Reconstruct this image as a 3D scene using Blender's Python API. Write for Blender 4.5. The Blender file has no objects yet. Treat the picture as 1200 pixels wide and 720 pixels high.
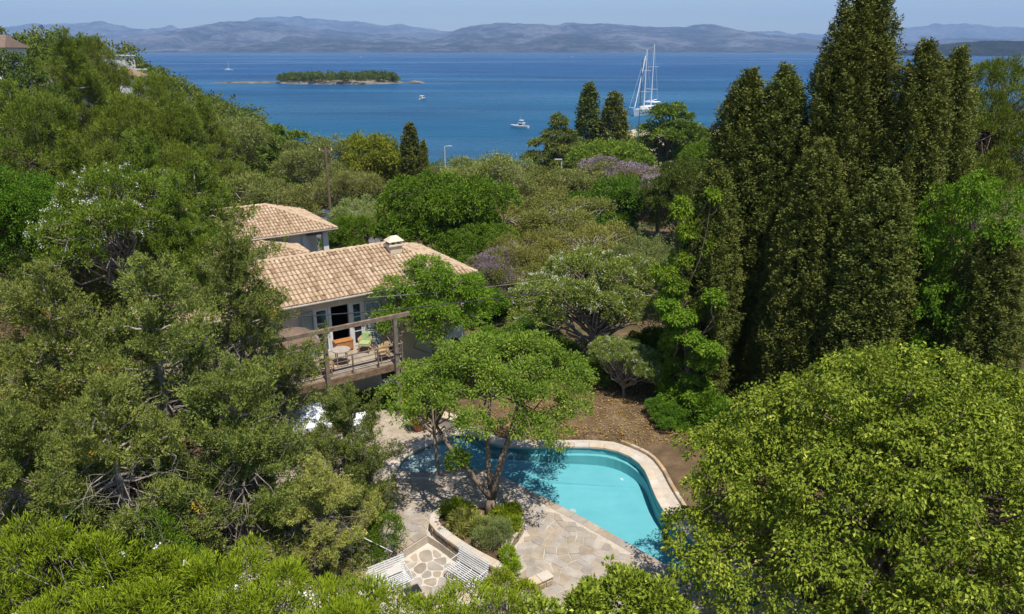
import bpy, math, random
import numpy as np
from mathutils import Vector, Matrix
from mathutils.geometry import tessellate_polygon

R = math.radians
scene = bpy.context.scene
COL = scene.collection
rng = np.random.default_rng(11)
random.seed(11)

# ------------------------------------------------------------------ camera
CAM_H = 16.0
PITCH = math.atan(301.5 / 857.0)
cam_d = bpy.data.cameras.new('camera')
cam = bpy.data.objects.new('camera', cam_d)
COL.objects.link(cam)
cam.location = (0, 0, CAM_H)
cam.rotation_euler = (math.pi / 2 - PITCH, 0, 0)
cam_d.sensor_width = 36
cam_d.lens = 36 * 857 / 1200
cam_d.clip_start = 0.5
cam_d.clip_end = 60000
scene.camera = cam

# ------------------------------------------------------------------ sky, sun, exposure
SUN_EL, SUN_AZ = R(67), math.atan2(0.48, -1.0)       # azimuth measured from +Y towards +X
world = bpy.data.worlds.new('World')
scene.world = world
world.use_nodes = True
wn = world.node_tree.nodes
wl = world.node_tree.links
for n in list(wn):
    wn.remove(n)
w_out = wn.new('ShaderNodeOutputWorld')
w_bg = wn.new('ShaderNodeBackground')
w_sky = wn.new('ShaderNodeTexSky')
w_sky.sky_type = 'NISHITA'
w_sky.sun_disc = False
w_sky.sun_elevation = SUN_EL
w_sky.sun_rotation = SUN_AZ
w_sky.altitude = 0
w_sky.air_density = 1.0
w_sky.dust_density = 0.2
w_sky.ozone_density = 4.0
w_bg.inputs['Strength'].default_value = 0.11
wl.new(w_sky.outputs[0], w_bg.inputs['Color'])
wl.new(w_bg.outputs[0], w_out.inputs['Surface'])

sun_d = bpy.data.lights.new('sun', 'SUN')
sun_d.energy = 4.9
sun_d.angle = R(0.53)
sun_d.color = (1.0, 0.955, 0.88)
sun = bpy.data.objects.new('sun', sun_d)
COL.objects.link(sun)
SUNV = Vector((math.sin(SUN_AZ) * math.cos(SUN_EL), math.cos(SUN_AZ) * math.cos(SUN_EL), math.sin(SUN_EL)))
sun.rotation_euler = (-SUNV).to_track_quat('-Z', 'Y').to_euler()
sun.location = SUNV * 60

scene.view_settings.view_transform = 'Standard'
scene.view_settings.look = 'None'
scene.view_settings.exposure = 0.3
scene.view_settings.gamma = 1.0
scene.view_settings.use_curve_mapping = False
scene.render.engine = 'CYCLES'
cy = scene.cycles
cy.use_denoising = True
cy.max_bounces = 5
cy.diffuse_bounces = 2
cy.glossy_bounces = 2
cy.transmission_bounces = 4
cy.transparent_max_bounces = 12
cy.volume_bounces = 0
cy.caustics_reflective = False
cy.caustics_refractive = False
cy.sample_clamp_indirect = 4.0

# ------------------------------------------------------------------ layout helpers
CP, SP = math.cos(PITCH), math.sin(PITCH)


def _ray(px, py):
    u = (px - 600) / 857.0
    v = (360 - py) / 857.0
    return u, CP + v * SP, -SP + v * CP


def atZ(px, py, z=0.0):
    u, h, w = _ray(px, py)
    t = (z - CAM_H) / w
    return u * t, h * t


def atY(px, py, Y):
    u, h, w = _ray(px, py)
    t = Y / h
    return u * t, CAM_H + w * t


def hit(px, py):
    """where the line of sight through a picture point first meets the terrain"""
    u, h, w = _ray(px, py)
    for t in np.arange(14, 420, .5):
        if CAM_H + w * t < float(ground_z(np.array([u * t]), np.array([h * t]))[0]):
            return u * t, h * t
    return u * 300, h * 300


def sstep(a, b, x):
    t = np.clip((x - a) / (b - a), 0, 1)
    return t * t * (3 - 2 * t)


def vnoise(x, y, seed=0):
    """cheap smooth 2-D noise in [-1, 1]"""
    x = np.asarray(x, float)
    y = np.asarray(y, float)
    xi = np.floor(x).astype(np.int64)
    yi = np.floor(y).astype(np.int64)
    fx = x - xi
    fy = y - yi
    fx = fx * fx * (3 - 2 * fx)
    fy = fy * fy * (3 - 2 * fy)

    def hsh(a, b):
        n = (a * 374761393 + b * 668265263 + seed * 1442695041) & 0xffffffff
        n = ((n ^ (n >> 13)) * 1274126177) & 0xffffffff
        return ((n ^ (n >> 16)) & 0xffff) / 32767.5 - 1
    return (hsh(xi, yi) * (1 - fx) + hsh(xi + 1, yi) * fx) * (1 - fy) + (hsh(xi, yi + 1) * (1 - fx) + hsh(xi + 1, yi + 1) * fx) * fy


def fbm(x, y, seed=0, octv=4):
    s = 0
    a = 0.5
    for k in range(octv):
        s = s + a * vnoise(x * 2 ** k, y * 2 ** k, seed + k * 7)
        a *= 0.5
    return s


SEA_Z = -10.0


def line_x(Y):
    """foot of the left hillside"""
    return np.interp(Y, [-60, 0, 60, 100, 170, 300], [11, -9, -28.5, -37, -49, -78])


def ground_z(X, Y):
    X = np.asarray(X, float)
    Y = np.asarray(Y, float)
    z = np.interp(Y, [-60, 42, 60, 165, 172, 200, 420], [0, 0, -1.2, -8.8, -9.8, -12, -14])
    # low sandy point on the right of the bay
    spit = sstep(22, 36, X) * (1 - sstep(86, 96, X)) * (1 - sstep(248, 262, Y))
    z = np.where(Y > 150, z + spit * (-8.9 - z) * sstep(150, 165, Y), z)
    # the hillside on the left, running out into a headland
    u = line_x(Y) - X
    hmax = np.interp(Y, [-60, 20, 60, 110, 170, 220, 260, 300], [12, 13, 13.5, 16.5, 21, 15.5, 5, -3])
    z = z + hmax * sstep(0, 40 + 0.03 * np.clip(Y, 0, 300), u) * 1.0 + np.clip(u, 0, 40) * 0.03 * (Y < 250)
    head = sstep(0, 25, u) * (1 - sstep(255, 300, Y))
    z = np.maximum(z, head * (SEA_Z + 4) + (1 - head) * -20)
    z = z + 0.35 * fbm(X / 9, Y / 9, 3) * sstep(3, 25, np.abs(X) + np.maximum(Y - 30, 0) * .8 - 8)
    return z


def gz(x, y):
    return float(ground_z(np.array([x]), np.array([y]))[0])


# ------------------------------------------------------------------ object helpers
def tag(o, label=None, cat=None, group=None, kind=None):
    if label:
        o['label'] = label
    if cat:
        o['category'] = cat
    if group:
        o['group'] = group
    if kind:
        o['kind'] = kind
    return o


def empty(name, loc=(0, 0, 0), rz=0.0):
    o = bpy.data.objects.new(name, None)
    COL.objects.link(o)
    o.location = loc
    o.rotation_euler = (0, 0, rz)
    o.empty_display_size = 0.2
    return o


def link(name, me, mat=None, parent=None):
    o = bpy.data.objects.new(name, me)
    COL.objects.link(o)
    if mat is not None and len(me.materials) == 0:
        me.materials.append(mat)
    if parent is not None:
        o.parent = parent
    return o


def np_mesh(name, verts, faces, k, tint=None, smooth=False):
    """verts (n,3); faces (m,k) one polygon size; tint per face"""
    me = bpy.data.meshes.new(name)
    verts = np.ascontiguousarray(verts, np.float32)
    faces = np.ascontiguousarray(faces, np.int32)
    me.vertices.add(len(verts))
    me.vertices.foreach_set('co', verts.ravel())
    me.loops.add(faces.size)
    me.loops.foreach_set('vertex_index', faces.ravel())
    me.polygons.add(len(faces))
    me.polygons.foreach_set('loop_start', np.arange(0, faces.size, k, dtype=np.int32))
    if tint is not None:
        a = me.attributes.new('tint', 'FLOAT', 'FACE')
        a.data.foreach_set('value', np.ascontiguousarray(tint, np.float32))
    me.update(calc_edges=True)
    me.polygons.foreach_set('use_smooth', np.full(len(faces), smooth))
    me.validate()
    return me


class MB:
    """collects simple solids into one mesh"""

    def __init__(self):
        self.v = []
        self.f = []

    def add(self, v, f):
        b = len(self.v)
        self.v += [tuple(p) for p in v]
        self.f += [tuple(i + b for i in q) for q in f]
        return self

    def box(self, c, s, M=None):
        x, y, z = s[0] / 2, s[1] / 2, s[2] / 2
        v = [Vector((sx * x, sy * y, sz * z)) for sx in (-1, 1) for sy in (-1, 1) for sz in (-1, 1)]
        if M is not None:
            v = [M @ p for p in v]
        v = [p + Vector(c) for p in v]
        return self.add(v, [(0, 1, 3, 2), (4, 6, 7, 5), (0, 4, 5, 1), (2, 3, 7, 6), (0, 2, 6, 4), (1, 5, 7, 3)])

    def bar(self, a, b, w, h=None, up=(0, 0, 1)):
        a, b = Vector(a), Vector(b)
        h = h or w
        d = (b - a).normalized()
        u = Vector(up)
        if abs(d.dot(u)) > 0.98:
            u = Vector((0, 1, 0))
        s = d.cross(u).normalized()
        t = s.cross(d).normalized()
        v = [p + s * (sx * w / 2) + t * (sy * h / 2) for p in (a, b) for sx, sy in ((-1, -1), (1, -1), (1, 1), (-1, 1))]
        return self.add(v, [(3, 2, 1, 0), (4, 5, 6, 7), (0, 1, 5, 4), (1, 2, 6, 5), (2, 3, 7, 6), (3, 0, 4, 7)])

    def tube(self, pts, radii, n=7, cap=True):
        pts = [Vector(p) for p in pts]
        if not hasattr(radii, '__len__'):
            radii = [radii] * len(pts)
        base = len(self.v)
        prev = None
        for i, p in enumerate(pts):
            d = (pts[min(i + 1, len(pts) - 1)] - pts[max(i - 1, 0)]).normalized()
            if prev is None:
                a = Vector((1, 0, 0)) if abs(d.x) < 0.8 else Vector((0, 1, 0))
                s = d.cross(a).normalized()
            else:
                s = (prev - d * prev.dot(d)).normalized()
            prev = s
            t = d.cross(s)
            for k in range(n):
                an = 2 * math.pi * k / n
                self.v.append(tuple(p + (s * math.cos(an) + t * math.sin(an)) * radii[i]))
        for i in range(len(pts) - 1):
            for k in range(n):
                a = base + i * n + k
                b = base + i * n + (k + 1) % n
                self.f.append((a, b, b + n, a + n))
        if cap:
            self.f.append(tuple(base + k for k in reversed(range(n))))
            self.f.append(tuple(base + (len(pts) - 1) * n + k for k in range(n)))
        return self

    def prism(self, poly, z0, z1):
        n = len(poly)
        v = [(p[0], p[1], z0) for p in poly] + [(p[0], p[1], z1) for p in poly]
        f = [tuple(reversed(range(n))), tuple(range(n, 2 * n))]
        f += [(i, (i + 1) % n, n + (i + 1) % n, n + i) for i in range(n)]
        return self.add(v, f)

    def mesh(self, name, smooth=False):
        me = bpy.data.meshes.new(name)
        me.from_pydata(self.v, [], self.f)
        me.update()
        if smooth:
            me.polygons.foreach_set('use_smooth', np.full(len(me.polygons), True))
        return me

    def build(self, name, mat, parent=None, smooth=False, bevel=0.0):
        o = link(name, self.mesh(name, smooth), mat, parent)
        if bevel:
            m = o.modifiers.new('bevel', 'BEVEL')
            m.width = bevel
            m.segments = 2
            m.limit_method = 'ANGLE'
        return o


# ------------------------------------------------------------------ materials
MATS = {}


def new_mat(name):
    m = bpy.data.materials.new(name)
    m.use_nodes = True
    nt = m.node_tree
    for n in list(nt.nodes):
        nt.nodes.remove(n)
    out = nt.nodes.new('ShaderNodeOutputMaterial')
    MATS[name] = m
    return m, nt, out


def nd(nt, typ, **kw):
    n = nt.nodes.new(typ)
    for k, v in kw.items():
        if k.startswith('i_'):
            n.inputs[k[2:].replace('_', ' ')].default_value = v
        else:
            setattr(n, k, v)
    return n


def c4(c):
    return (c[0], c[1], c[2], 1)


def mixc(nt, fac, a, b, blend='MIX'):
    m = nt.nodes.new('ShaderNodeMix')
    m.data_type = 'RGBA'
    m.blend_type = blend
    for sock, v in ((m.inputs[0], fac), (m.inputs[6], a), (m.inputs[7], b)):
        if isinstance(v, bpy.types.NodeSocket):
            nt.links.new(v, sock)
        elif isinstance(v, (tuple, list)):
            sock.default_value = c4(v)
        else:
            sock.default_value = v
    return m.outputs[2]


def noise(nt, scale, detail=4, rough=0.55, coord='Object'):
    t = nd(nt, 'ShaderNodeTexCoord')
    n = nd(nt, 'ShaderNodeTexNoise')
    n.inputs['Scale'].default_value = scale
    n.inputs['Detail'].default_value = detail
    n.inputs['Roughness'].default_value = rough
    if coord == 'World':
        g = nd(nt, 'ShaderNodeNewGeometry')
        nt.links.new(g.outputs['Position'], n.inputs['Vector'])
    else:
        nt.links.new(t.outputs[coord], n.inputs['Vector'])
    return n.outputs['Fac']


def ramp(nt, fac, stops):
    r = nt.nodes.new('ShaderNodeValToRGB')
    el = r.color_ramp.elements
    while len(el) < len(stops):
        el.new(0.5)
    for e, (p, c) in zip(el, stops):
        e.position = p
        e.color = c4(c) if len(c) == 3 else c
    nt.links.new(fac, r.inputs[0])
    return r.outputs[0]


def attr(nt, name='tint'):
    a = nd(nt, 'ShaderNodeAttribute')
    a.attribute_name = name
    return a.outputs['Fac']


def obj_rand(nt):
    return nd(nt, 'ShaderNodeObjectInfo').outputs['Random']


def surf(name, c1, c2, scale=3.0, rough=0.8, spec=0.3, bump=0.0, bump_scale=20, coord='Object', rand=0.0, metallic=0.0, detail=5):
    """two-tone noisy surface with fine relief; rand = object-to-object brightness spread"""
    m, nt, out = new_mat(name)
    b = nd(nt, 'ShaderNodeBsdfPrincipled')
    b.inputs['Roughness'].default_value = rough
    b.inputs['Specular IOR Level'].default_value = spec
    b.inputs['Metallic'].default_value = metallic
    f = noise(nt, scale, detail, coord=coord)
    col = ramp(nt, f, [(0.3, c1), (0.7, c2)])
    if rand:
        mr = nd(nt, 'ShaderNodeMapRange')
        mr.inputs['To Min'].default_value = 1 - rand
        mr.inputs['To Max'].default_value = 1 + rand
        nt.links.new(obj_rand(nt), mr.inputs['Value'])
        hsv = nd(nt, 'ShaderNodeHueSaturation')
        nt.links.new(mr.outputs[0], hsv.inputs['Value'])
        mr2 = nd(nt, 'ShaderNodeMapRange')
        mr2.inputs['To Min'].default_value = 0.7
        mr2.inputs['To Max'].default_value = 1.35
        nt.links.new(math_node(nt, 'FRACT', math_node(nt, 'MULTIPLY', obj_rand(nt), 7.31)), mr2.inputs['Value'])
        nt.links.new(mr2.outputs[0], hsv.inputs['Saturation'])
        nt.links.new(col, hsv.inputs['Color'])
        col = hsv.outputs['Color']
    nt.links.new(col, b.inputs['Base Color'])
    if bump:
        bp = nd(nt, 'ShaderNodeBump')
        bp.inputs['Strength'].default_value = bump
        bp.inputs['Distance'].default_value = 0.02
        nt.links.new(noise(nt, bump_scale, 6, coord=coord), bp.inputs['Height'])
        nt.links.new(bp.outputs[0], b.inputs['Normal'])
    nt.links.new(b.outputs[0], out.inputs['Surface'])
    return m


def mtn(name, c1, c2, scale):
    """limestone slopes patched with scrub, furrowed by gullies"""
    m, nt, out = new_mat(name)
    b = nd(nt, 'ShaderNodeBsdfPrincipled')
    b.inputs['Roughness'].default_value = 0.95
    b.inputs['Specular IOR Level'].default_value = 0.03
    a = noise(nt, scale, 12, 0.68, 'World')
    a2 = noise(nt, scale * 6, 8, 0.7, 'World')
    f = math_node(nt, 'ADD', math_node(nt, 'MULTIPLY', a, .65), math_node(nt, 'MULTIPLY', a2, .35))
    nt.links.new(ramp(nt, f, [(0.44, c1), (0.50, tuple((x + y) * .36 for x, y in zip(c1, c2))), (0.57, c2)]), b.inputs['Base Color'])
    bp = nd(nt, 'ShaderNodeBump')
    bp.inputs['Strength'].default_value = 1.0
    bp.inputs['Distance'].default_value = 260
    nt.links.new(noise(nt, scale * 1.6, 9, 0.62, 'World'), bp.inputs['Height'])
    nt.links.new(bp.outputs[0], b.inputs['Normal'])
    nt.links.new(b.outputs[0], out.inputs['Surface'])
    return m


def math_node(nt, op, a, b=None):
    n = nd(nt, 'ShaderNodeMath', operation=op)
    for i, v in enumerate((a, b)):
        if v is None:
            continue
        if isinstance(v, bpy.types.NodeSocket):
            nt.links.new(v, n.inputs[i])
        else:
            n.inputs[i].default_value = v
    return n.outputs[0]


LEAF_GAIN = (1.80, 1.82, 0.85)


def leaf_mat(name, stops, trans=0.3, rough=0.55, spec=0.18, vary=0.12, gloss=True):
    """stops: colour ramp over the per-leaf random tint"""
    m, nt, out = new_mat(name)
    stops = [(p, tuple(min(v * g, .8) for v, g in zip(c, LEAF_GAIN))) for p, c in stops]
    col = ramp(nt, attr(nt), stops)
    hsv = nd(nt, 'ShaderNodeHueSaturation')
    mr = nd(nt, 'ShaderNodeMapRange')
    mr.inputs['To Min'].default_value = 1 - vary
    mr.inputs['To Max'].default_value = 1 + vary
    nt.links.new(obj_rand(nt), mr.inputs['Value'])
    nt.links.new(mr.outputs[0], hsv.inputs['Value'])
    mr2 = nd(nt, 'ShaderNodeMapRange')
    mr2.inputs['To Min'].default_value = 0.488
    mr2.inputs['To Max'].default_value = 0.512
    nt.links.new(math_node(nt, 'FRACT', math_node(nt, 'MULTIPLY', obj_rand(nt), 5.7)), mr2.inputs['Value'])
    nt.links.new(mr2.outputs[0], hsv.inputs['Hue'])
    nt.links.new(col, hsv.inputs['Color'])
    col = hsv.outputs['Color']
    b = nd(nt, 'ShaderNodeBsdfPrincipled')
    b.inputs['Roughness'].default_value = rough
    b.inputs['Specular IOR Level'].default_value = spec
    nt.links.new(col, b.inputs['Base Color'])
    t = nd(nt, 'ShaderNodeBsdfTranslucent')
    nt.links.new(mixc(nt, 0.5, col, mixc(nt, 1.0, col, (1.0, 1.0, 0.35), 'MULTIPLY')), t.inputs['Color'])
    mx = nd(nt, 'ShaderNodeMixShader')
    mx.inputs[0].default_value = trans
    nt.links.new(b.outputs[0], mx.inputs[1])
    nt.links.new(t.outputs[0], mx.inputs[2])
    nt.links.new(mx.outputs[0], out.inputs['Surface'])
    return m


# ground: dry soil, leaf litter and thin grass
def ground_mat():
    m, nt, out = new_mat('soil')
    b = nd(nt, 'ShaderNodeBsdfPrincipled')
    b.inputs['Roughness'].default_value = 0.95
    b.inputs['Specular IOR Level'].default_value = 0.1
    a = ramp(nt, noise(nt, 0.9, 8, 0.65, 'World'), [(0.3, (0.07, 0.046, 0.026)), (0.55, (0.15, 0.10, 0.056)), (0.75, (0.25, 0.18, 0.105))])
    g = ramp(nt, noise(nt, 0.25, 6, 0.6, 'World'), [(0.45, (0, 0, 0)), (0.6, (1, 1, 1))])
    c = mixc(nt, g, a, (0.075, 0.085, 0.03))
    # bare pale earth close to the pool, sand at the water's edge
    geo = nd(nt, 'ShaderNodeNewGeometry')
    sep = nd(nt, 'ShaderNodeSeparateXYZ')
    nt.links.new(geo.outputs['Position'], sep.inputs[0])
    near = nd(nt, 'ShaderNodeMapRange')
    near.inputs['From Min'].default_value = 42
    near.inputs['From Max'].default_value = 36
    nt.links.new(sep.outputs['Y'], near.inputs['Value'])
    c = mixc(nt, near.outputs[0], c, a)
    sand = nd(nt, 'ShaderNodeMapRange')
    sand.inputs['From Min'].default_value = -8.6
    sand.inputs['From Max'].default_value = -8.85
    nt.links.new(sep.outputs['Z'], sand.inputs['Value'])
    c = mixc(nt, sand.outputs[0], c, (0.50, 0.40, 0.28))
    nt.links.new(c, b.inputs['Base Color'])
    bp = nd(nt, 'ShaderNodeBump')
    bp.inputs['Strength'].default_value = 0.8
    bp.inputs['Distance'].default_value = 0.05
    nt.links.new(noise(nt, 9, 8, 0.7, 'World'), bp.inputs['Height'])
    nt.links.new(bp.outputs[0], b.inputs['Normal'])
    nt.links.new(b.outputs[0], out.inputs['Surface'])
    return m


def sea_mat():
    m, nt, out = new_mat('sea_water')
    b = nd(nt, 'ShaderNodeBsdfPrincipled')
    b.inputs['Roughness'].default_value = 0.3
    b.inputs['IOR'].default_value = 1.33
    b.inputs['Specular IOR Level'].default_value = 0.15
    geo = nd(nt, 'ShaderNodeNewGeometry')
    sep = nd(nt, 'ShaderNodeSeparateXYZ')
    nt.links.new(geo.outputs['Position'], sep.inputs[0])
    # shallower, greener water near the shore
    mr = nd(nt, 'ShaderNodeMapRange')
    mr.inputs['From Min'].default_value = 150
    mr.inputs['From Max'].default_value = 900
    nt.links.new(sep.outputs['Y'], mr.inputs['Value'])
    mp = nd(nt, 'ShaderNodeMapping')
    mp.inputs['Scale'].default_value = (0.006, 0.016, 1)
    nt.links.new(geo.outputs['Position'], mp.inputs['Vector'])
    n = nd(nt, 'ShaderNodeTexNoise')
    n.inputs['Scale'].default_value = 1.0
    n.inputs['Detail'].default_value = 7
    n.inputs['Roughness'].default_value = 0.6
    nt.links.new(mp.outputs[0], n.inputs['Vector'])
    deep = ramp(nt, n.outputs['Fac'], [(0.36, (0.002, 0.036, 0.125)), (0.62, (0.006, 0.072, 0.195))])
    shal = ramp(nt, n.outputs['Fac'], [(0.36, (0.002, 0.056, 0.13)), (0.62, (0.007, 0.105, 0.195))])
    c = mixc(nt, mr.outputs[0], shal, deep)
    # wind lanes: long smoother and rougher streaks
    mp3 = nd(nt, 'ShaderNodeMapping')
    mp3.inputs['Scale'].default_value = (0.0012, 0.0055, 1)
    mp3.inputs['Rotation'].default_value = (0, 0, 0.12)
    nt.links.new(geo.outputs['Position'], mp3.inputs['Vector'])
    n3 = nd(nt, 'ShaderNodeTexNoise')
    n3.inputs['Scale'].default_value = 1.0
    n3.inputs['Detail'].default_value = 6
    n3.inputs['Roughness'].default_value = 0.62
    nt.links.new(mp3.outputs[0], n3.inputs['Vector'])
    lane = ramp(nt, n3.outputs['Fac'], [(0.50, (0, 0, 0)), (0.66, (1, 1, 1))])
    c = mixc(nt, math_node(nt, 'MULTIPLY', lane, .35), c, (0.018, 0.12, 0.22))
    rr = nd(nt, 'ShaderNodeMapRange')
    rr.inputs['To Min'].default_value = 0.34
    rr.inputs['To Max'].default_value = 0.16
    nt.links.new(lane, rr.inputs['Value'])
    nt.links.new(rr.outputs[0], b.inputs['Roughness'])
    nt.links.new(c, b.inputs['Base Color'])
    mp2 = nd(nt, 'ShaderNodeMapping')
    mp2.inputs['Scale'].default_value = (0.16, 0.30, 0.2)
    nt.links.new(geo.outputs['Position'], mp2.inputs['Vector'])
    n2 = nd(nt, 'ShaderNodeTexNoise')
    n2.inputs['Scale'].default_value = 1.0
    n2.inputs['Detail'].default_value = 5
    n2.inputs['Roughness'].default_value = 0.65
    nt.links.new(mp2.outputs[0], n2.inputs['Vector'])
    bp = nd(nt, 'ShaderNodeBump')
    bp.inputs['Strength'].default_value = 1.0
    bp.inputs['Distance'].default_value = 2.2
    nt.links.new(n2.outputs['Fac'], bp.inputs['Height'])
    nt.links.new(bp.outputs[0], b.inputs['Normal'])
    nt.links.new(b.outputs[0], out.inputs['Surface'])
    return m


def pool_water_mat():
    m, nt, out = new_mat('pool_water')
    tr = nd(nt, 'ShaderNodeBsdfTransparent')
    tr.inputs['Color'].default_value = (0.86, 0.965, 0.975, 1)
    gl = nd(nt, 'ShaderNodeBsdfGlossy')
    gl.inputs['Roughness'].default_value = 0.03
    fr = nd(nt, 'ShaderNodeFresnel')
    fr.inputs['IOR'].default_value = 1.33
    bp = nd(nt, 'ShaderNodeBump')
    bp.inputs['Strength'].default_value = 0.11
    bp.inputs['Distance'].default_value = 0.05
    nt.links.new(noise(nt, 3.0, 3, 0.5, 'World'), bp.inputs['Height'])
    nt.links.new(bp.outputs[0], gl.inputs['Normal'])
    nt.links.new(bp.outputs[0], fr.inputs['Normal'])
    mx = nd(nt, 'ShaderNodeMixShader')
    nt.links.new(fr.outputs[0], mx.inputs[0])
    nt.links.new(tr.outputs[0], mx.inputs[1])
    nt.links.new(gl.outputs[0], mx.inputs[2])
    nt.links.new(mx.outputs[0], out.inputs['Surface'])
    return m


def tile_mat():
    m, nt, out = new_mat('roof_tile')
    b = nd(nt, 'ShaderNodeBsdfPrincipled')
    b.inputs['Roughness'].default_value = 0.85
    b.inputs['Specular IOR Level'].default_value = 0.2
    c = ramp(nt, attr(nt), [(0.0, (0.27, 0.175, 0.105)), (0.22, (0.39, 0.26, 0.16)), (0.5, (0.48, 0.345, 0.22)),
                            (0.8, (0.54, 0.40, 0.265)), (1.0, (0.60, 0.47, 0.33))])
    d = ramp(nt, noise(nt, 2.2, 7, 0.65, 'World'), [(0.32, (0.74, 0.71, 0.66)), (0.55, (1, 1, 1))])
    nt.links.new(mixc(nt, 1.0, c, d, 'MULTIPLY'), b.inputs['Base Color'])
    nt.links.new(b.outputs[0], out.inputs['Surface'])
    return m


def glass_mat():
    m, nt, out = new_mat('window_glass')
    b = nd(nt, 'ShaderNodeBsdfPrincipled')
    b.inputs['Base Color'].default_value = (0.02, 0.025, 0.028, 1)
    b.inputs['Roughness'].default_value = 0.05
    b.inputs['Specular IOR Level'].default_value = 0.6
    nt.links.new(b.outputs[0], out.inputs['Surface'])
    return m


M = {}
M['soil'] = ground_mat()
M['sea'] = sea_mat()
M['water'] = pool_water_mat()
M['tile'] = tile_mat()
M['glass'] = glass_mat()
M['tile_bed'] = surf('tile_bed', (0.24, 0.15, 0.09), (0.36, 0.24, 0.15), 4, coord='World')
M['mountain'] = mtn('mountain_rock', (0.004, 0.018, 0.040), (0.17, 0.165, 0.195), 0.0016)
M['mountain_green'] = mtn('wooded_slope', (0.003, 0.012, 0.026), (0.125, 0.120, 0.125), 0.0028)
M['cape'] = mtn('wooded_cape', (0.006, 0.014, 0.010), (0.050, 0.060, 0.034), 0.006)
M['render'] = surf('lime_render', (0.60, 0.49, 0.36), (0.72, 0.60, 0.45), 1.3, rough=0.9, spec=0.15, bump=0.15, coord='World')
M['white'] = surf('white_paint', (0.62, 0.62, 0.61), (0.70, 0.70, 0.69), 2.5, rough=0.5, coord='Object')
M['white_wall'] = surf('white_wall', (0.66, 0.62, 0.55), (0.78, 0.75, 0.69), 0.8, rough=0.9, spec=0.1, coord='World')
M['gutter'] = surf('gutter_metal', (0.30, 0.26, 0.22), (0.42, 0.37, 0.32), 2, rough=0.5)
M['timber'] = surf('weathered_timber', (0.12, 0.085, 0.06), (0.24, 0.185, 0.14), 5, rough=0.85, bump=0.3, bump_scale=14, rand=0.12)
M['plank'] = surf('deck_plank', (0.30, 0.24, 0.18), (0.44, 0.36, 0.28), 4, rough=0.85, bump=0.2, rand=0.15)
M['shutter'] = surf('shutter_paint', (0.27, 0.36, 0.33), (0.36, 0.45, 0.41), 4, rough=0.6)
M['dark'] = surf('room_shade', (0.02, 0.017, 0.014), (0.035, 0.03, 0.025), 2, rough=0.9)  # near-black colour stands in for the shade of unlit rooms
M['orange_wood'] = surf('orange_wood', (0.36, 0.15, 0.05), (0.48, 0.22, 0.08), 6, rough=0.5)
M['wicker'] = surf('wicker', (0.30, 0.19, 0.09), (0.46, 0.32, 0.17), 30, rough=0.7)
M['cushion'] = surf('green_cushion', (0.28, 0.38, 0.16), (0.36, 0.46, 0.22), 8, rough=0.9)
M['brown_cloth'] = surf('brown_cloth', (0.16, 0.105, 0.075), (0.21, 0.145, 0.105), 3, rough=0.95)
M['white_cloth'] = surf('white_cloth', (0.78, 0.78, 0.77), (0.84, 0.84, 0.83), 3, rough=0.9)
M['mortar'] = surf('mortar', (0.42, 0.36, 0.29), (0.54, 0.47, 0.385), 5, rough=0.95, spec=0.1, bump=0.3, coord='World')
M['mortar_pale'] = surf('mortar_pale', (0.50, 0.445, 0.375), (0.60, 0.54, 0.465), 5, rough=0.95, spec=0.1, bump=0.3, coord='World')
M['flag'] = surf('flagstone', (0.29, 0.245, 0.195), (0.42, 0.36, 0.295), 2.2, rough=0.85, spec=0.2, bump=0.4, bump_scale=12, coord='World', rand=0.11)
M['flag_big'] = surf('big_flagstone', (0.29, 0.24, 0.18), (0.42, 0.35, 0.275), 2.4, rough=0.85, spec=0.2, bump=0.4, bump_scale=12, coord='World', rand=0.16)
M['coping'] = surf('pool_coping', (0.46, 0.385, 0.30), (0.58, 0.50, 0.41), 2.0, rough=0.85, spec=0.15, bump=0.25, coord='World', rand=0.07)
M['wallstone'] = surf('wall_stone', (0.30, 0.22, 0.15), (0.50, 0.39, 0.27), 4, rough=0.9, spec=0.15, bump=0.6, bump_scale=10, coord='World', rand=0.25)
M['pool_shell'] = surf('pool_mosaic', (0.155, 0.43, 0.47), (0.19, 0.48, 0.52), 1.2, rough=0.5, spec=0.2, coord='World')
nt_ = M['pool_shell'].node_tree        # paler towards the left end: shallow-water lightness put into the shell colour
bs_ = [n for n in nt_.nodes if n.type == 'BSDF_PRINCIPLED'][0]
src_ = bs_.inputs['Base Color'].links[0].from_socket
ge_ = nd(nt_, 'ShaderNodeNewGeometry')
sp_ = nd(nt_, 'ShaderNodeSeparateXYZ')
nt_.links.new(ge_.outputs['Position'], sp_.inputs[0])
mr_ = nd(nt_, 'ShaderNodeMapRange')
mr_.inputs['From Min'].default_value = -3.6
mr_.inputs['From Max'].default_value = -1.4
nt_.links.new(sp_.outputs['X'], mr_.inputs['Value'])
nt_.links.new(mixc(nt_, mr_.outputs[0], (0.52, 0.58, 0.56), src_), bs_.inputs['Base Color'])
M['bark'] = surf('bark', (0.085, 0.062, 0.045), (0.20, 0.155, 0.115), 5, rough=0.95, spec=0.1, bump=0.7, bump_scale=9)
M['bark_brown'] = surf('brown_bark', (0.13, 0.095, 0.065), (0.29, 0.22, 0.16), 5, rough=0.95, spec=0.1, bump=0.7, bump_scale=9)
M['bark_grey'] = surf('grey_bark', (0.20, 0.165, 0.135), (0.38, 0.325, 0.275), 6, rough=0.95, spec=0.1, bump=0.6, bump_scale=9)
M['terracotta'] = surf('terracotta', (0.34, 0.15, 0.08), (0.46, 0.23, 0.13), 5, rough=0.85)
M['steel'] = surf('painted_steel', (0.45, 0.46, 0.46), (0.56, 0.57, 0.57), 4, rough=0.4)
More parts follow.
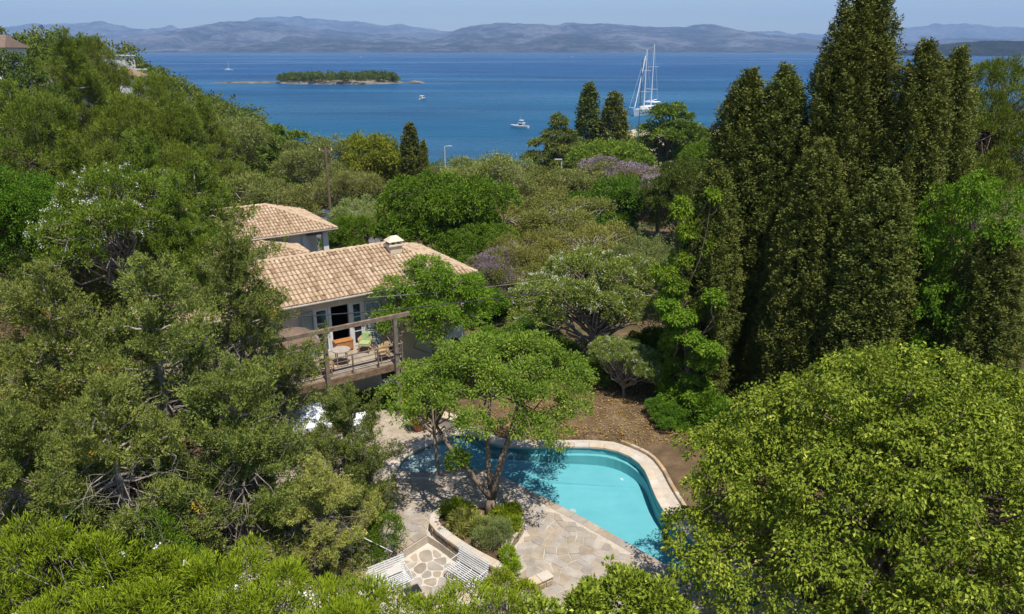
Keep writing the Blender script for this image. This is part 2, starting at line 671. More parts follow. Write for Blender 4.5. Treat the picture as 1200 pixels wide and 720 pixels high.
M['green_steel'] = surf('green_pole_paint', (0.05, 0.09, 0.07), (0.08, 0.13, 0.10), 4, rough=0.5)
M['black'] = surf('black_metal', (0.02, 0.02, 0.022), (0.04, 0.04, 0.042), 5, rough=0.4)
M['cable'] = surf('black_cable', (0.03, 0.03, 0.03), (0.05, 0.05, 0.05), 5, rough=0.6)
M['rock'] = surf('rock', (0.17, 0.14, 0.105), (0.34, 0.295, 0.24), 0.9, rough=0.95, spec=0.1, bump=0.8, bump_scale=3, coord='World')
M['shore_rock'] = surf('shore_rock', (0.09, 0.075, 0.05), (0.26, 0.22, 0.17), 0.12, rough=0.95, spec=0.1, coord='World', detail=7)
M['red_paint'] = surf('maroon_car_paint', (0.16, 0.035, 0.045), (0.19, 0.045, 0.055), 3, rough=0.3, spec=0.5)
M['silver_paint'] = surf('silver_car_paint', (0.50, 0.52, 0.53), (0.56, 0.58, 0.59), 3, rough=0.3, spec=0.5)
M['tyre'] = surf('tyre', (0.02, 0.02, 0.02), (0.03, 0.03, 0.03), 5, rough=0.9)
M['blue_paint'] = surf('blue_paint', (0.10, 0.30, 0.52), (0.14, 0.36, 0.58), 3, rough=0.6)
M['asphalt'] = surf('asphalt', (0.10, 0.095, 0.09), (0.16, 0.15, 0.14), 0.5, rough=0.95, coord='World')
M['petal'] = surf('white_petal', (0.72, 0.72, 0.66), (0.80, 0.80, 0.74), 8, rough=0.8)
M['lilac'] = surf('lilac_petal', (0.26, 0.20, 0.42), (0.36, 0.29, 0.50), 8, rough=0.8)

LM = {}
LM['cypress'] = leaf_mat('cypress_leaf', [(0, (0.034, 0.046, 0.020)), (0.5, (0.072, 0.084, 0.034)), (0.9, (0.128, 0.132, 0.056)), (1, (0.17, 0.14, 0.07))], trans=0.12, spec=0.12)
LM['juniper'] = leaf_mat('juniper_leaf', [(0, (0.046, 0.064, 0.032)), (0.45, (0.108, 0.128, 0.056)), (0.9, (0.19, 0.205, 0.084)), (1, (0.26, 0.18, 0.07))], trans=0.15, spec=0.12)
LM['conifer'] = leaf_mat('fresh_conifer_leaf', [(0, (0.034, 0.058, 0.014)), (0.45, (0.086, 0.118, 0.026)), (0.9, (0.165, 0.195, 0.046)), (1, (0.24, 0.19, 0.06))], trans=0.15, spec=0.12)
LM['linden'] = leaf_mat('linden_leaf', [(0, (0.042, 0.074, 0.014)), (0.45, (0.105, 0.148, 0.026)), (0.80, (0.18, 0.222, 0.048)), (1, (0.38, 0.39, 0.15))], trans=0.3)
LM['poolside'] = leaf_mat('poolside_leaf', [(0, (0.042, 0.080, 0.018)), (0.5, (0.088, 0.138, 0.030)), (0.85, (0.15, 0.195, 0.05)), (1, (0.28, 0.30, 0.16))], trans=0.3)
LM['bright'] = leaf_mat('bright_leaf', [(0, (0.040, 0.078, 0.010)), (0.5, (0.085, 0.140, 0.018)), (1, (0.160, 0.215, 0.036))], trans=0.35)
LM['dense'] = leaf_mat('dense_leaf', [(0, (0.030, 0.065, 0.009)), (0.5, (0.058, 0.112, 0.014)), (1, (0.105, 0.165, 0.026))], trans=0.25)
LM['olive'] = leaf_mat('olive_leaf', [(0, (0.075, 0.085, 0.040)), (0.5, (0.130, 0.140, 0.072)), (1, (0.215, 0.215, 0.125))], trans=0.15)
LM['pale'] = leaf_mat('pale_flowering_leaf', [(0, (0.065, 0.095, 0.032)), (0.5, (0.125, 0.165, 0.060)), (0.85, (0.21, 0.25, 0.12)), (1, (0.46, 0.48, 0.34))], trans=0.25)
LM['pine'] = leaf_mat('pine_needle', [(0, (0.038, 0.062, 0.016)), (0.5, (0.086, 0.114, 0.028)), (1, (0.150, 0.178, 0.048))], trans=0.15, spec=0.12)
LM['yellow'] = leaf_mat('yellowish_leaf', [(0, (0.075, 0.090, 0.018)), (0.5, (0.140, 0.155, 0.028)), (1, (0.215, 0.215, 0.045))], trans=0.25)
LM['scrub'] = leaf_mat('brownish_scrub_leaf', [(0, (0.080, 0.088, 0.040)), (0.5, (0.135, 0.140, 0.062)), (1, (0.215, 0.205, 0.10))], trans=0.2)
LM['oleander'] = leaf_mat('oleander_leaf', [(0, (0.062, 0.098, 0.012)), (0.5, (0.140, 0.185, 0.020)), (0.93, (0.225, 0.265, 0.032)), (0.965, (0.25, 0.28, 0.035)), (1, (0.55, 0.40, 0.03))], trans=0.3)
LM['myrtle'] = leaf_mat('dark_shrub_leaf', [(0, (0.035, 0.070, 0.010)), (0.5, (0.068, 0.120, 0.016)), (1, (0.11, 0.17, 0.026))], trans=0.25)
LM['silver'] = leaf_mat('silvery_shrub_leaf', [(0, (0.080, 0.105, 0.065)), (0.5, (0.135, 0.165, 0.105)), (1, (0.21, 0.24, 0.16))], trans=0.15)
LM['cream'] = leaf_mat('cream_tipped_leaf', [(0, (0.085, 0.105, 0.042)), (0.5, (0.155, 0.17, 0.075)), (1, (0.42, 0.40, 0.24))], trans=0.2)
LM['wood'] = leaf_mat('woodland_leaf', [(0, (0.020, 0.036, 0.010)), (0.35, (0.044, 0.068, 0.017)), (0.7, (0.080, 0.100, 0.028)), (1, (0.130, 0.135, 0.050))], trans=0.2)
LM['lilac'] = leaf_mat('jacaranda_bloom', [(0, (0.13, 0.09, 0.26)), (1, (0.26, 0.20, 0.46))], trans=0.3)
LM['litter'] = leaf_mat('leaf_litter', [(0, (0.09, 0.055, 0.03)), (0.6, (0.20, 0.13, 0.07)), (1, (0.32, 0.24, 0.14))], trans=0.1)

# ================================================================== THE SETTING
# ------------------------------------------------------------------ outlines of pool, planter and patio (metres)
POOL = [(-4.75, 25.75), (-4.55, 26.5), (-4.0, 27.35), (-3.0, 28.25), (-2.45, 28.62), (-1.95, 28.68), (-1.55, 28.45), (-1.25, 28.05),
        (-0.8, 27.68), (0.0, 27.5), (0.8, 27.46), (2.2, 27.5), (3.5, 27.5), (4.25, 27.3), (4.85, 26.85), (5.25, 26.2), (5.42, 25.4),
        (5.44, 24.4), (5.5, 23.4), (5.7, 22.4), (6.2, 21.2), (6.9, 20.0), (7.6, 18.9), (7.8, 18.2), (7.4, 17.75), (6.8, 18.05), (5.8, 19.1),
        (4.82, 20.11), (3.05, 22.0), (1.4, 23.55), (-0.3, 25.1), (-0.75, 25.5), (-1.3, 25.78), (-2.3, 25.6), (-3.4, 25.5), (-4.3, 25.45)]
PATIO = [(-3.75, 20.55), (-2.95, 21.45), (-2.5, 21.05), (-1.7, 20.2), (-0.75, 19.45), (0.05, 18.95), (0.15, 18.3), (0.8, 17.2), (-1.5, 16.2), (-4.6, 16.9), (-5.2, 18.6)]
PLANTER = [(-2.95, 21.65), (-2.85, 22.3), (-2.35, 22.75), (-1.6, 22.95), (-0.7, 22.95), (0.05, 22.7), (0.42, 22.2), (0.46, 21.6), (0.15, 21.0), (-0.1, 20.5), (0.0, 19.8),
           (0.12, 19.15), (-0.05, 18.98), (-0.8, 19.5), (-1.62, 20.15), (-2.45, 21.0)]
DECK = [(-11.5, 18.2), (-5.4, 17.0), (-1.5, 14.8), (9.6, 13.6), (9.6, 17.5), (8.3, 19.2), (7.5, 20.6), (6.5, 22.1), (6.05, 25.6), (5.8, 26.6), (5.2, 27.4),
        (4.4, 27.95), (3.5, 28.1), (0.2, 28.12), (-0.55, 28.3), (-1.3, 29.1), (-2.1, 29.4), (-2.9, 30.0), (-4.0, 30.8), (-7.0, 31.0), (-11.5, 29.5)]


def inside(p, poly):
    x, y = p[0], p[1]
    c = False
    n = len(poly)
    for i in range(n):
        x1, y1 = poly[i][0], poly[i][1]
        x2, y2 = poly[(i + 1) % n][0], poly[(i + 1) % n][1]
        if (y1 > y) != (y2 > y) and x < (x2 - x1) * (y - y1) / (y2 - y1) + x1:
            c = not c
    return c


def area(poly):
    return 0.5 * sum(poly[i][0] * poly[(i + 1) % len(poly)][1] - poly[(i + 1) % len(poly)][0] * poly[i][1] for i in range(len(poly)))


def ccw(poly):
    return list(poly) if area(poly) > 0 else list(reversed(poly))


def offset(poly, d):
    """offset a ccw polygon outwards by d (number or per-vertex list)"""
    n = len(poly)
    out = []
    for i in range(n):
        a, b, c = Vector(poly[i - 1][:2]), Vector(poly[i][:2]), Vector(poly[(i + 1) % n][:2])
        e1, e2 = (b - a).normalized(), (c - b).normalized()
        n1, n2 = Vector((e1.y, -e1.x)), Vector((e2.y, -e2.x))
        m = n1 + n2
        m = m / max(m.dot(n1), 0.35)
        dd = d[i] if hasattr(d, '__len__') else d
        out.append((b.x + m.x * dd, b.y + m.y * dd))
    return out


def smooth_poly(poly, it=1):
    for _ in range(it):
        n = len(poly)
        q = []
        for i in range(n):
            a, b = poly[i], poly[(i + 1) % n]
            q.append((a[0] * .75 + b[0] * .25, a[1] * .75 + b[1] * .25))
            q.append((a[0] * .25 + b[0] * .75, a[1] * .25 + b[1] * .75))
        poly = q
    return poly


def resample(poly, step, closed=True):
    pts = [Vector(p[:2]) for p in poly]
    if closed:
        pts.append(pts[0])
    d = [0]
    for a, b in zip(pts, pts[1:]):
        d.append(d[-1] + (b - a).length)
    n = max(3, round(d[-1] / step))
    out = []
    for k in range(n if closed else n + 1):
        s = d[-1] * k / n
        i = min(max(j for j in range(len(d)) if d[j] <= s + 1e-9), len(pts) - 2)
        t = (s - d[i]) / max(d[i + 1] - d[i], 1e-9)
        out.append(tuple(pts[i].lerp(pts[i + 1], t)))
    return out


POOL = ccw(POOL)
POOL_S = smooth_poly(POOL, 1)
PATIO = ccw(PATIO)
PLANTER = smooth_poly(ccw(PLANTER), 1)
DECK = ccw(DECK)
COPING_OUT = offset(POOL, 0.36)


def fill(outer, holes, z, mb, flip=False):
    loops = [[Vector((p[0], p[1], 0)) for p in outer]] + [[Vector((p[0], p[1], 0)) for p in h] for h in holes]
    tris = tessellate_polygon(loops)
    flat = [p for l in loops for p in l]
    f = []
    for t in tris:
        a, b, c = (flat[i] for i in t)
        s = (b - a).cross(c - a).z
        f.append(tuple(t) if (s > 0) != flip else tuple(reversed(t)))
    zz = z if callable(z) else (lambda x, y: z)
    return mb.add([(p.x, p.y, zz(p.x, p.y)) for p in flat], f)


# ------------------------------------------------------------------ ground
def axis(lo, hi, flo, fhi, fine, coarse):
    a = list(np.arange(flo, fhi, fine))
    l = []
    s = fine
    x = flo
    while x > lo:
        s = min(s * 1.25, coarse)
        x -= s
        l.append(x)
    r = []
    s = fine
    x = a[-1]
    while x < hi:
        s = min(s * 1.25, coarse)
        x += s
        r.append(x)
    return np.array(sorted(l) + a + r)


gx = axis(-420, 420, -16, 14, 0.5, 6.0)
gy = axis(-60, 420, 12, 34, 0.5, 5.0)
GX, GY = np.meshgrid(gx, gy)
GZ = ground_z(GX, GY)
DECK_IN = offset(DECK, -0.45)
DECK_NEAR = offset(DECK, 0.55)
for j in range(GX.shape[0]):
    for i in range(GX.shape[1]):
        if -13 < GX[j, i] < 11 and 12 < GY[j, i] < 33:
            if inside((GX[j, i], GY[j, i]), DECK_IN):
                GZ[j, i] = -2.6
            elif inside((GX[j, i], GY[j, i]), DECK_NEAR):
                GZ[j, i] = -0.09
            else:
                GZ[j, i] = GZ[j, i] * 0.3 + 0.02
                if GY[j, i] > 24 and GX[j, i] > -2:
                    GZ[j, i] += 0.15 * sstep(27, 31, GY[j, i]) + 0.05 * vnoise(GX[j, i] * 1.3, GY[j, i] * 1.3, 5)
nxg, nyg = len(gx), len(gy)
idx = np.arange(nxg * nyg).reshape(nyg, nxg)
gf = np.stack([idx[:-1, :-1], idx[:-1, 1:], idx[1:, 1:], idx[1:, :-1]], -1).reshape(-1, 4)
g = link('ground', np_mesh('ground', np.stack([GX, GY, GZ], -1).reshape(-1, 3), gf, 4, smooth=True), M['soil'])
tag(g, kind='structure')

# ------------------------------------------------------------------ sea
sx = np.array([-13500, -6000, -2000, -600, 0, 600, 2000, 6000, 13500.])
sy = np.array([60, 200, 500, 1200, 3000, 6000, 10000, 15000, 21500.])
SX, SY = np.meshgrid(sx, sy)
si = np.arange(81).reshape(9, 9)
sf = np.stack([si[:-1, :-1], si[:-1, 1:], si[1:, 1:], si[1:, :-1]], -1).reshape(-1, 4)
s = link('sea', np_mesh('sea', np.stack([SX, SY, np.full_like(SX, SEA_Z)], -1).reshape(-1, 3), sf, 4), M['sea'])
tag(s, kind='structure')


# ------------------------------------------------------------------ far mountains, each a real range at its own distance
def mountain(name, pts, D, front, back, mat, seed, rough=0.35, ncol=330, nrow=38):
    px = np.array([p[0] for p in pts], float)
    X = []
    Z = []
    for p in pts:
        x, z = atY(p[0], p[1], D)
        X.append(x)
        Z.append(z)
    X, Z = np.array(X), np.array(Z)
    xs = np.linspace(X[0], X[-1], ncol)
    H = np.interp(xs, X, Z) - SEA_Z
    H = H + 0.085 * H.max() * fbm(xs / (D * .018), xs * 0, seed, 4) * (H > 1)
    # along the ridge the height profile is kept, in front it falls to the shore in spurs and gullies
    rows = np.concatenate([np.linspace(0, 1, nrow), np.linspace(1, 0, 8)[1:]])
    Y = np.concatenate([D - front * (1 - np.linspace(0, 1, nrow)), D + back * (1 - np.linspace(1, 0, 8)[1:])])
    V = []
    for k, (r, y) in enumerate(zip(rows, Y)):
        sc = front * 0.20
        wig = vnoise(xs / (sc * 2.2), np.full(ncol, y / (sc * 2.2)), seed + 9) * sc * 0.5
        n1 = fbm((xs + wig) / sc, np.full(ncol, y / sc), seed, 5)
        rid = 1 - 2 * np.abs(fbm((xs + wig) / (sc * .8), np.full(ncol, y / (sc * 1.6)), seed + 3, 4))
        prof = r ** 0.9
        h = H * (prof + rough * (rid - 0.55 + n1 * 0.9) * (4 * r * (1 - r)) * 0.9)
        if k < nrow:
            h = np.minimum(h, H * (0.10 + 0.9 * r) * 1.08)
        h = np.maximum(h, -6 if r < .03 else 1.0 * H / max(H.max(), 1))
        # side ends taper
        V.append(np.stack([xs, np.full(ncol, y) + 0.04 * front * vnoise(xs / (sc * .7), xs * 0 + .5, seed + 5) * (1 - r), SEA_Z + h], -1))
    V = np.array(V)
    nr = len(rows)
    ii = np.arange(nr * ncol).reshape(nr, ncol)
    f = np.stack([ii[:-1, :-1], ii[:-1, 1:], ii[1:, 1:], ii[1:, :-1]], -1).reshape(-1, 4)
    o = link(name, np_mesh(name, V.reshape(-1, 3), f, 4, smooth=True), mat)
    tag(o, kind='structure')
    return o


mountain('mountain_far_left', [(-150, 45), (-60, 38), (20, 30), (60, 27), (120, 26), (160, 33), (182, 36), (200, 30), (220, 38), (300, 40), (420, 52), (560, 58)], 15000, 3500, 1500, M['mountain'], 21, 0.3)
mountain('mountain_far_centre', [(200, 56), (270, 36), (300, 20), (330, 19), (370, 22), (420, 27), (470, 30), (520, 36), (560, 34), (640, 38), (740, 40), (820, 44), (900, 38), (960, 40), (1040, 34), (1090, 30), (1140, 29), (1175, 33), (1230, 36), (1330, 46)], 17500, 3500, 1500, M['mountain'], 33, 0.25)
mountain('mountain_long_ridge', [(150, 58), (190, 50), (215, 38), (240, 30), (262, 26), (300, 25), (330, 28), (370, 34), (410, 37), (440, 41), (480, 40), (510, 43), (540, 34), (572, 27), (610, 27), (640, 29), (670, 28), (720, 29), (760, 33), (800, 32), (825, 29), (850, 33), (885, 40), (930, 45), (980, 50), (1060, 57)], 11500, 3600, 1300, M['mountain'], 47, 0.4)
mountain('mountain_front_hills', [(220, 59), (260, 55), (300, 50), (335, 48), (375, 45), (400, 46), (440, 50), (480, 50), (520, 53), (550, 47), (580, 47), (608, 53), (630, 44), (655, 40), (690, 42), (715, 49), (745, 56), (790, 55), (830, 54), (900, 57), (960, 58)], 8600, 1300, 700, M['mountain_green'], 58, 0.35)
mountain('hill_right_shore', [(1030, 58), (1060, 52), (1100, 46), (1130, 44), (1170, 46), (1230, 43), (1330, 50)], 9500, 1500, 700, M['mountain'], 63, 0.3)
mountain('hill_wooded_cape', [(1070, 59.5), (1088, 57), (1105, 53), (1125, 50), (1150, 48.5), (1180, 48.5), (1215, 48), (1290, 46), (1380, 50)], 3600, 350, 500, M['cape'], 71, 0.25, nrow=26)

# ------------------------------------------------------------------ terrace round the pool: mortar bed with single flagstones
mb = MB()
pool_hole = offset(POOL, 0.05)
patio_hole = PATIO
fill(DECK, [list(reversed(pool_hole)), list(reversed(patio_hole))], -0.022, mb)
nD = len(DECK)
mb.add([(p[0], p[1], -0.022) for p in DECK] + [(p[0], p[1], -0.8) for p in DECK], [(i, nD + i, nD + (i + 1) % nD, (i + 1) % nD) for i in range(nD)])
nP = len(PATIO)
mb.add([(p[0], p[1], -0.022) for p in PATIO] + [(p[0], p[1], -0.6) for p in PATIO], [(i, (i + 1) % nP, nP + (i + 1) % nP, nP + i) for i in range(nP)])
terrace = mb.build('pavement', M['mortar'])
tag(terrace, kind='structure')
mb = MB()
fill(offset(PATIO, 0.05), [], -0.322, mb)
patio = mb.build('patio', M['mortar_pale'])
tag(patio, kind='structure')


def voronoi_cells(sites, reach):
    cells = []
    S = np.array(sites)
    for i, s in enumerate(S):
        d = np.hypot(S[:, 0] - s[0], S[:, 1] - s[1])
        near = np.argsort(d)[1:22]
        poly = [(s[0] + a * reach, s[1] + b * reach) for a, b in ((-1, -1), (1, -1), (1, 1), (-1, 1))]
        for j in near:
            mx, my = (s + S[j]) / 2
            nx, ny = S[j] - s
            q = []
            for k in range(len(poly)):
                p1, p2 = poly[k], poly[(k + 1) % len(poly)]
                d1 = (p1[0] - mx) * nx + (p1[1] - my) * ny
                d2 = (p2[0] - mx) * nx + (p2[1] - my) * ny
                if d1 <= 0:
                    q.append(p1)
                if (d1 < 0) != (d2 < 0):
                    t = d1 / (d1 - d2)
                    q.append((p1[0] + (p2[0] - p1[0]) * t, p1[1] + (p2[1] - p1[1]) * t))
            poly = q
            if len(poly) < 3:
                break
        cells.append(poly)
    return cells


def stone_mesh(poly, h, bev, name='flagstone'):
    """low bevelled slab of an irregular outline, centred on its own origin"""
    n = len(poly)
    top = offset(poly, -bev)
    v = [(p[0], p[1], -0.03) for p in poly] + [(p[0], p[1], h - bev * .6) for p in poly] + [(p[0], p[1], h) for p in top]
    f = [(i, (i + 1) % n, n + (i + 1) % n, n + i) for i in range(n)] + [(n + i, n + (i + 1) % n, 2 * n + (i + 1) % n, 2 * n + i) for i in range(n)]
    f.append(tuple(range(2 * n, 3 * n)))
    me = bpy.data.meshes.new(name)
    me.from_pydata(v, [], f)
    me.update()
    return me


def crazy_paving(ok, box, step, gap, z, mat, parent, jitter, h, rounded=0.0, most=300, seed=1):
    r = random.Random(seed)
    sites = []
    y = box[1]
    row = 0
    while y < box[3]:
        x = box[0] + (row % 2) * step * .5
        while x < box[2]:
            sites.append((x + r.uniform(-1, 1) * jitter * step, y + r.uniform(-1, 1) * jitter * step))
            x += step
        y += step * .88
        row += 1
    # a few sites dropped so that some stones are big
    sites = [q for q in sites if r.random() > 0.14]
    out = []
    for s, poly in zip(sites, voronoi_cells(sites, step * 1.6)):
        if not ok(s) or len(poly) < 3:
            continue
        poly = ccw(poly)
        cx = sum(p[0] for p in poly) / len(poly)
        cyy = sum(p[1] for p in poly) / len(poly)
        if not ok((cx, cyy)):
            continue
        q = []
        for p in poly:
            t = 1.0
            while t > 0.3 and not ok((cx + (p[0] - cx) * t, cyy + (p[1] - cyy) * t)):
                t -= 0.06
            q.append((cx + (p[0] - cx) * t, cyy + (p[1] - cyy) * t))
        # drop vertices that nearly coincide
        k = [q[i] for i in range(len(q)) if math.hypot(q[i][0] - q[i - 1][0], q[i][1] - q[i - 1][1]) > 0.07]
        if len(k) < 3:
            continue
        g2 = gap * r.uniform(0.7, 1.5)
        k = offset(k, -g2)
        if area(k) < 0.02:
            continue
        if rounded:
            k = smooth_poly(k, 1)
        out.append((cx, cyy, k))
    # the stones that show largest come first; beyond the limit the rest is one mass
    out.sort(key=lambda e: (e[0] < -6.2) * 8 + (e[1] < 17.4) * 8 + (e[1] + e[0] > 25.2) * 6 + .4 * e[1] - 3 * math.sqrt(abs(area(e[2]))))
    rest = MB()
    for i, (cx, cyy, k) in enumerate(out):
        if i >= most:
            n_ = len(k)
            hh = z + h * r.uniform(0.5, 1.4)
            rest.add([(p[0], p[1], z - .03) for p in k] + [(p[0], p[1], hh) for p in k], [tuple(range(n_, 2 * n_))] + [(j, (j + 1) % n_, n_ + (j + 1) % n_, n_ + j) for j in range(n_)])
            continue
        loc = [(p[0] - cx, p[1] - cyy) for p in k]
        me = stone_mesh(loc, h * r.uniform(0.5, 1.4), min(0.014, 0.25 * math.sqrt(abs(area(k)))))
        o = link('flagstone', me, mat, parent)
        o.location = (cx, cyy, z)
        o.rotation_euler = (r.uniform(-.006, .006), r.uniform(-.006, .006), 0)
    if rest.v:
        tag(rest.build('flagstones', mat, parent), kind='stuff')
    return len(out)


PATIO_OUT = offset(PATIO, 0.10)
PLANT_OUT = offset(PLANTER, 0.06)
COPE = offset(POOL, 0.40)
SEEN_LEFT = -10.6


def deck_ok(p):
    return (inside(p, DECK_IN2) and not inside(p, COPE) and not inside(p, PATIO_OUT) and not inside(p, PLANT_OUT)
            and p[0] > SEEN_LEFT and p[1] > 16.6 and not (p[0] > 8.8) and not (p[0] < -5.0 and p[1] < 20.4)
            and not (p[0] > 5.0 and p[1] > 21.5) and not (p[0] > -1.2 and p[1] > 26.5))


DECK_IN2 = offset(DECK, -0.06)
n1 = crazy_paving(deck_ok, (-9, 16, 9, 31.2), 0.35, 0.009, -0.022, M['flag'], terrace, 0.34, 0.022, seed=5)
PATIO_IN = offset(PATIO, -0.05)
n2 = crazy_paving(lambda p: inside(p, PATIO_IN) and not inside(p, PLANT_OUT) and p[1] > 17.2, (-5.4, 16, 1.2, 22), 0.43, 0.024, -0.322, M['flag_big'], patio, 0.36, 0.02, rounded=1, seed=9)

# stone edging of the step down to the patio
for k, (a, b) in enumerate(zip(resample([(-5.15, 18.75), (-3.78, 20.6), (-2.98, 21.5)], .55, False)[:-1], resample([(-5.15, 18.75), (-3.78, 20.6), (-2.98, 21.5)], .55, False)[1:])):
    mb = MB()
    mid = ((a[0] + b[0]) / 2, (a[1] + b[1]) / 2)
    L = math.hypot(b[0] - a[0], b[1] - a[1])
    mb.box((0, 0, 0), (L - .02, .30, .33))
    o = mb.build('step_stone', M['flag_big'], terrace, bevel=0.015)
    o.location = (mid[0] - .10, mid[1] + .08, -0.135)
    o.rotation_euler = (0, 0, math.atan2(b[1] - a[1], b[0] - a[0]))

# ------------------------------------------------------------------ pool
pool = empty('swimming_pool', (0, 0, 0))
tag(pool, 'free-form turquoise swimming pool with pale curved coping and shallow left end', 'pool')


def pdepth(x, y):
    return -float(np.interp(x, [-4.8, -4.0, -2.2, 0.5, 7], [0.12, 0.14, 0.42, .75, .85]))


WATER_Z = -0.11
P0 = POOL_S
led = []
for p in P0:
    far = p[1] > 25.9 + 0 * p[0] and p[0] > -1.2
    right = p[0] > 5.0 and p[1] > 20.5
    led.append(-0.14 if far else -0.02)
# soften the change of ledge width along the outline
for _ in range(3):
    led = [(led[i - 1] + led[i] * 2 + led[(i + 1) % len(led)]) / 4 for i in range(len(led))]
P1 = offset(P0, led)
mb = MB()
n = len(P0)
rings = [[(p[0], p[1], 0.0) for p in P0],
         [(p[0], p[1], max(-0.33, pdepth(*p) + .04)) for p in P0],
         [(p[0], p[1], max(-0.35, pdepth(*p) + .02)) for p in P1],
         [(p[0], p[1], pdepth(*p)) for p in P1]]
for r_ in range(3):
    mb.add(rings[r_] + rings[r_ + 1], [(i, n + i, n + (i + 1) % n, (i + 1) % n) for i in range(n)])
fill(P1, [], pdepth, mb)
mb.build('pool_shell', M['pool_shell'], pool)
mb = MB()
fill(offset(P0, 0.03), [], WATER_Z, mb)
mb.build('water', M['water'], pool)
# coping stones, one by one
inner = resample(P0, 0.62)
k = 0
for i in range(len(inner)):
    a, b = Vector(inner[i]), Vector(inner[(i + 1) % len(inner)])
    d = (b - a)
    nrm = Vector((d.y, -d.x)).normalized()
    pa, pb = Vector(inner[i - 1]), Vector(inner[(i + 2) % len(inner)])
    na = (b - pa)
    na = Vector((na.y, -na.x)).normalized()
    nb = (pb - a)
    nb = Vector((nb.y, -nb.x)).normalized()
    g_ = d.normalized() * 0.006
    w = 0.30
    q = [a + g_ - na * 0.04, b - g_ - nb * 0.04, b - g_ + nb * w, a + g_ + na * w]
    c = sum((v for v in q), Vector((0, 0))) / 4
    poly = ccw([(v.x - c.x, v.y - c.y) for v in q])
    straight = nrm.y < -0.3 and nrm.x < 0.3
    me = stone_mesh(poly, 0.018 if straight else 0.055, 0.012, 'coping_stone')
    o = link('coping_stone', me, M['flag'] if straight else M['coping'], pool)
    o.location = (c.x, c.y, -0.02)
# skimmer cover and drain
mb = MB().tube([(4.5, 26.2, -.85), (4.5, 26.2, -.78)], 0.11, 12)
mb.build('inlet_cover', M['white'], pool)
mb = MB().tube([(2.35, 24.0, -.82), (2.35, 24.0, -.765)], 0.13, 12)
mb.build('floor_drain', M['steel'], pool)
# outer low rim wall beside the soil bank on the right
rim = [(4.6, 27.8), (5.2, 27.3), (5.75, 26.6), (6.0, 25.6), (6.1, 24.4), (6.3, 23.0)]
rp = resample(rim, 0.5, False)
rw = empty('low_stone_rim', (6.0, 25.6, 0))
tag(rw, 'low rim of rough stones between pool coping and brown bank', 'rim wall')
for a, b in zip(rp, rp[1:]):
    mb = MB().box((0, 0, 0), (math.hypot(b[0] - a[0], b[1] - a[1]) - .015, .15, .24))
    o = mb.build('stone', M['wallstone'], rw, bevel=.03)
    o.location = ((a[0] + b[0]) / 2 - 6.0 + .1, (a[1] + b[1]) / 2 - 25.6 + .05, 0.0)
    o.rotation_euler = (0, 0, math.atan2(b[1] - a[1], b[0] - a[0]))

# ------------------------------------------------------------------ planter round the poolside tree
pl = empty('stone_planter', (-1.2, 21.4, 0))
tag(pl, 'stone-walled planter with beige coping around the poolside tree', 'planter')
off = Vector((-1.2, 21.4, 0))
core_o = offset(PLANTER, -0.06)
core_i = offset(PLANTER, -0.27)
mb = MB()
n = len(core_o)
mb.add([(p[0] - off.x, p[1] - off.y, -0.5) for p in core_o] + [(p[0] - off.x, p[1] - off.y, 0.325) for p in core_o]
       + [(p[0] - off.x, p[1] - off.y, 0.325) for p in core_i] + [(p[0] - off.x, p[1] - off.y, 0.1) for p in core_i],
       [(r_ * n + i, r_ * n + (i + 1) % n, (r_ + 1) * n + (i + 1) % n, (r_ + 1) * n + i) for r_ in range(3) for i in range(n)])
mb.build('wall_core', M['mortar'], pl)
mb = MB()
fill([(p[0] - off.x, p[1] - off.y) for p in offset(PLANTER, -0.25)], [], 0.24, mb)
mb.build('soil', M['soil'], pl)
ring = resample(PLANTER, 0.52)
for i in range(len(ring)):
    a, b = Vector(ring[i]), Vector(ring[(i + 1) % len(ring)])
    d = b - a
    pa, pb = Vector(ring[i - 1]), Vector(ring[(i + 2) % len(ring)])
    na = Vector(((b - pa).y, -(b - pa).x)).normalized()
    nb = Vector(((pb - a).y, -(pb - a).x)).normalized()
    g_ = d.normalized() * .005
    q = [a + g_ + na * .03, b - g_ + nb * .03, b - g_ - nb * .30, a + g_ - na * .30]
    c = sum((v for v in q), Vector((0, 0))) / 4
    me = stone_mesh(ccw([(v.x - c.x, v.y - c.y) for v in q]), 0.06, 0.012, 'coping_stone')
    o = link('coping_stone', me, M['coping'], pl)
    o.location = (c.x - off.x, c.y - off.y, 0.345)
# face stones on the sides
rr = random.Random(3)
for row, (z0, z1) in enumerate(((-0.46, -0.26), (-0.25, -0.06), (-0.05, 0.15), (0.16, 0.31))):
    fr_ = resample(offset(PLANTER, -0.06), 0.30)
    for i in range(len(fr_)):
        a, b = Vector(fr_[i]), Vector(fr_[(i + 1) % len(fr_)])
        sh = (b - a) * (0.5 * (row % 2))
        a2, b2 = a + sh, b + sh
        mid = (a2 + b2) / 2
        if mid.y > 21.9 and -2.4 < mid.x < -0.2:
            continue
        if z1 < -0.05 and not inside((mid.x, mid.y), PATIO_OUT) and not inside((mid.x - .3, mid.y - .3), PATIO_OUT):
            continue
        L = (b - a).length
        me = MB().box((0, 0, 0), (L * rr.uniform(.8, .96), rr.uniform(.07, .12), (z1 - z0) * rr.uniform(.82, .96)))
        o = me.build('stone', M['wallstone'], pl, bevel=.02)
        o.location = (mid.x - off.x, mid.y - off.y, (z0 + z1) / 2 + rr.uniform(-.01, .01))
        o.rotation_euler = (0, rr.uniform(-.05, .05), math.atan2((b - a).y, (b - a).x))

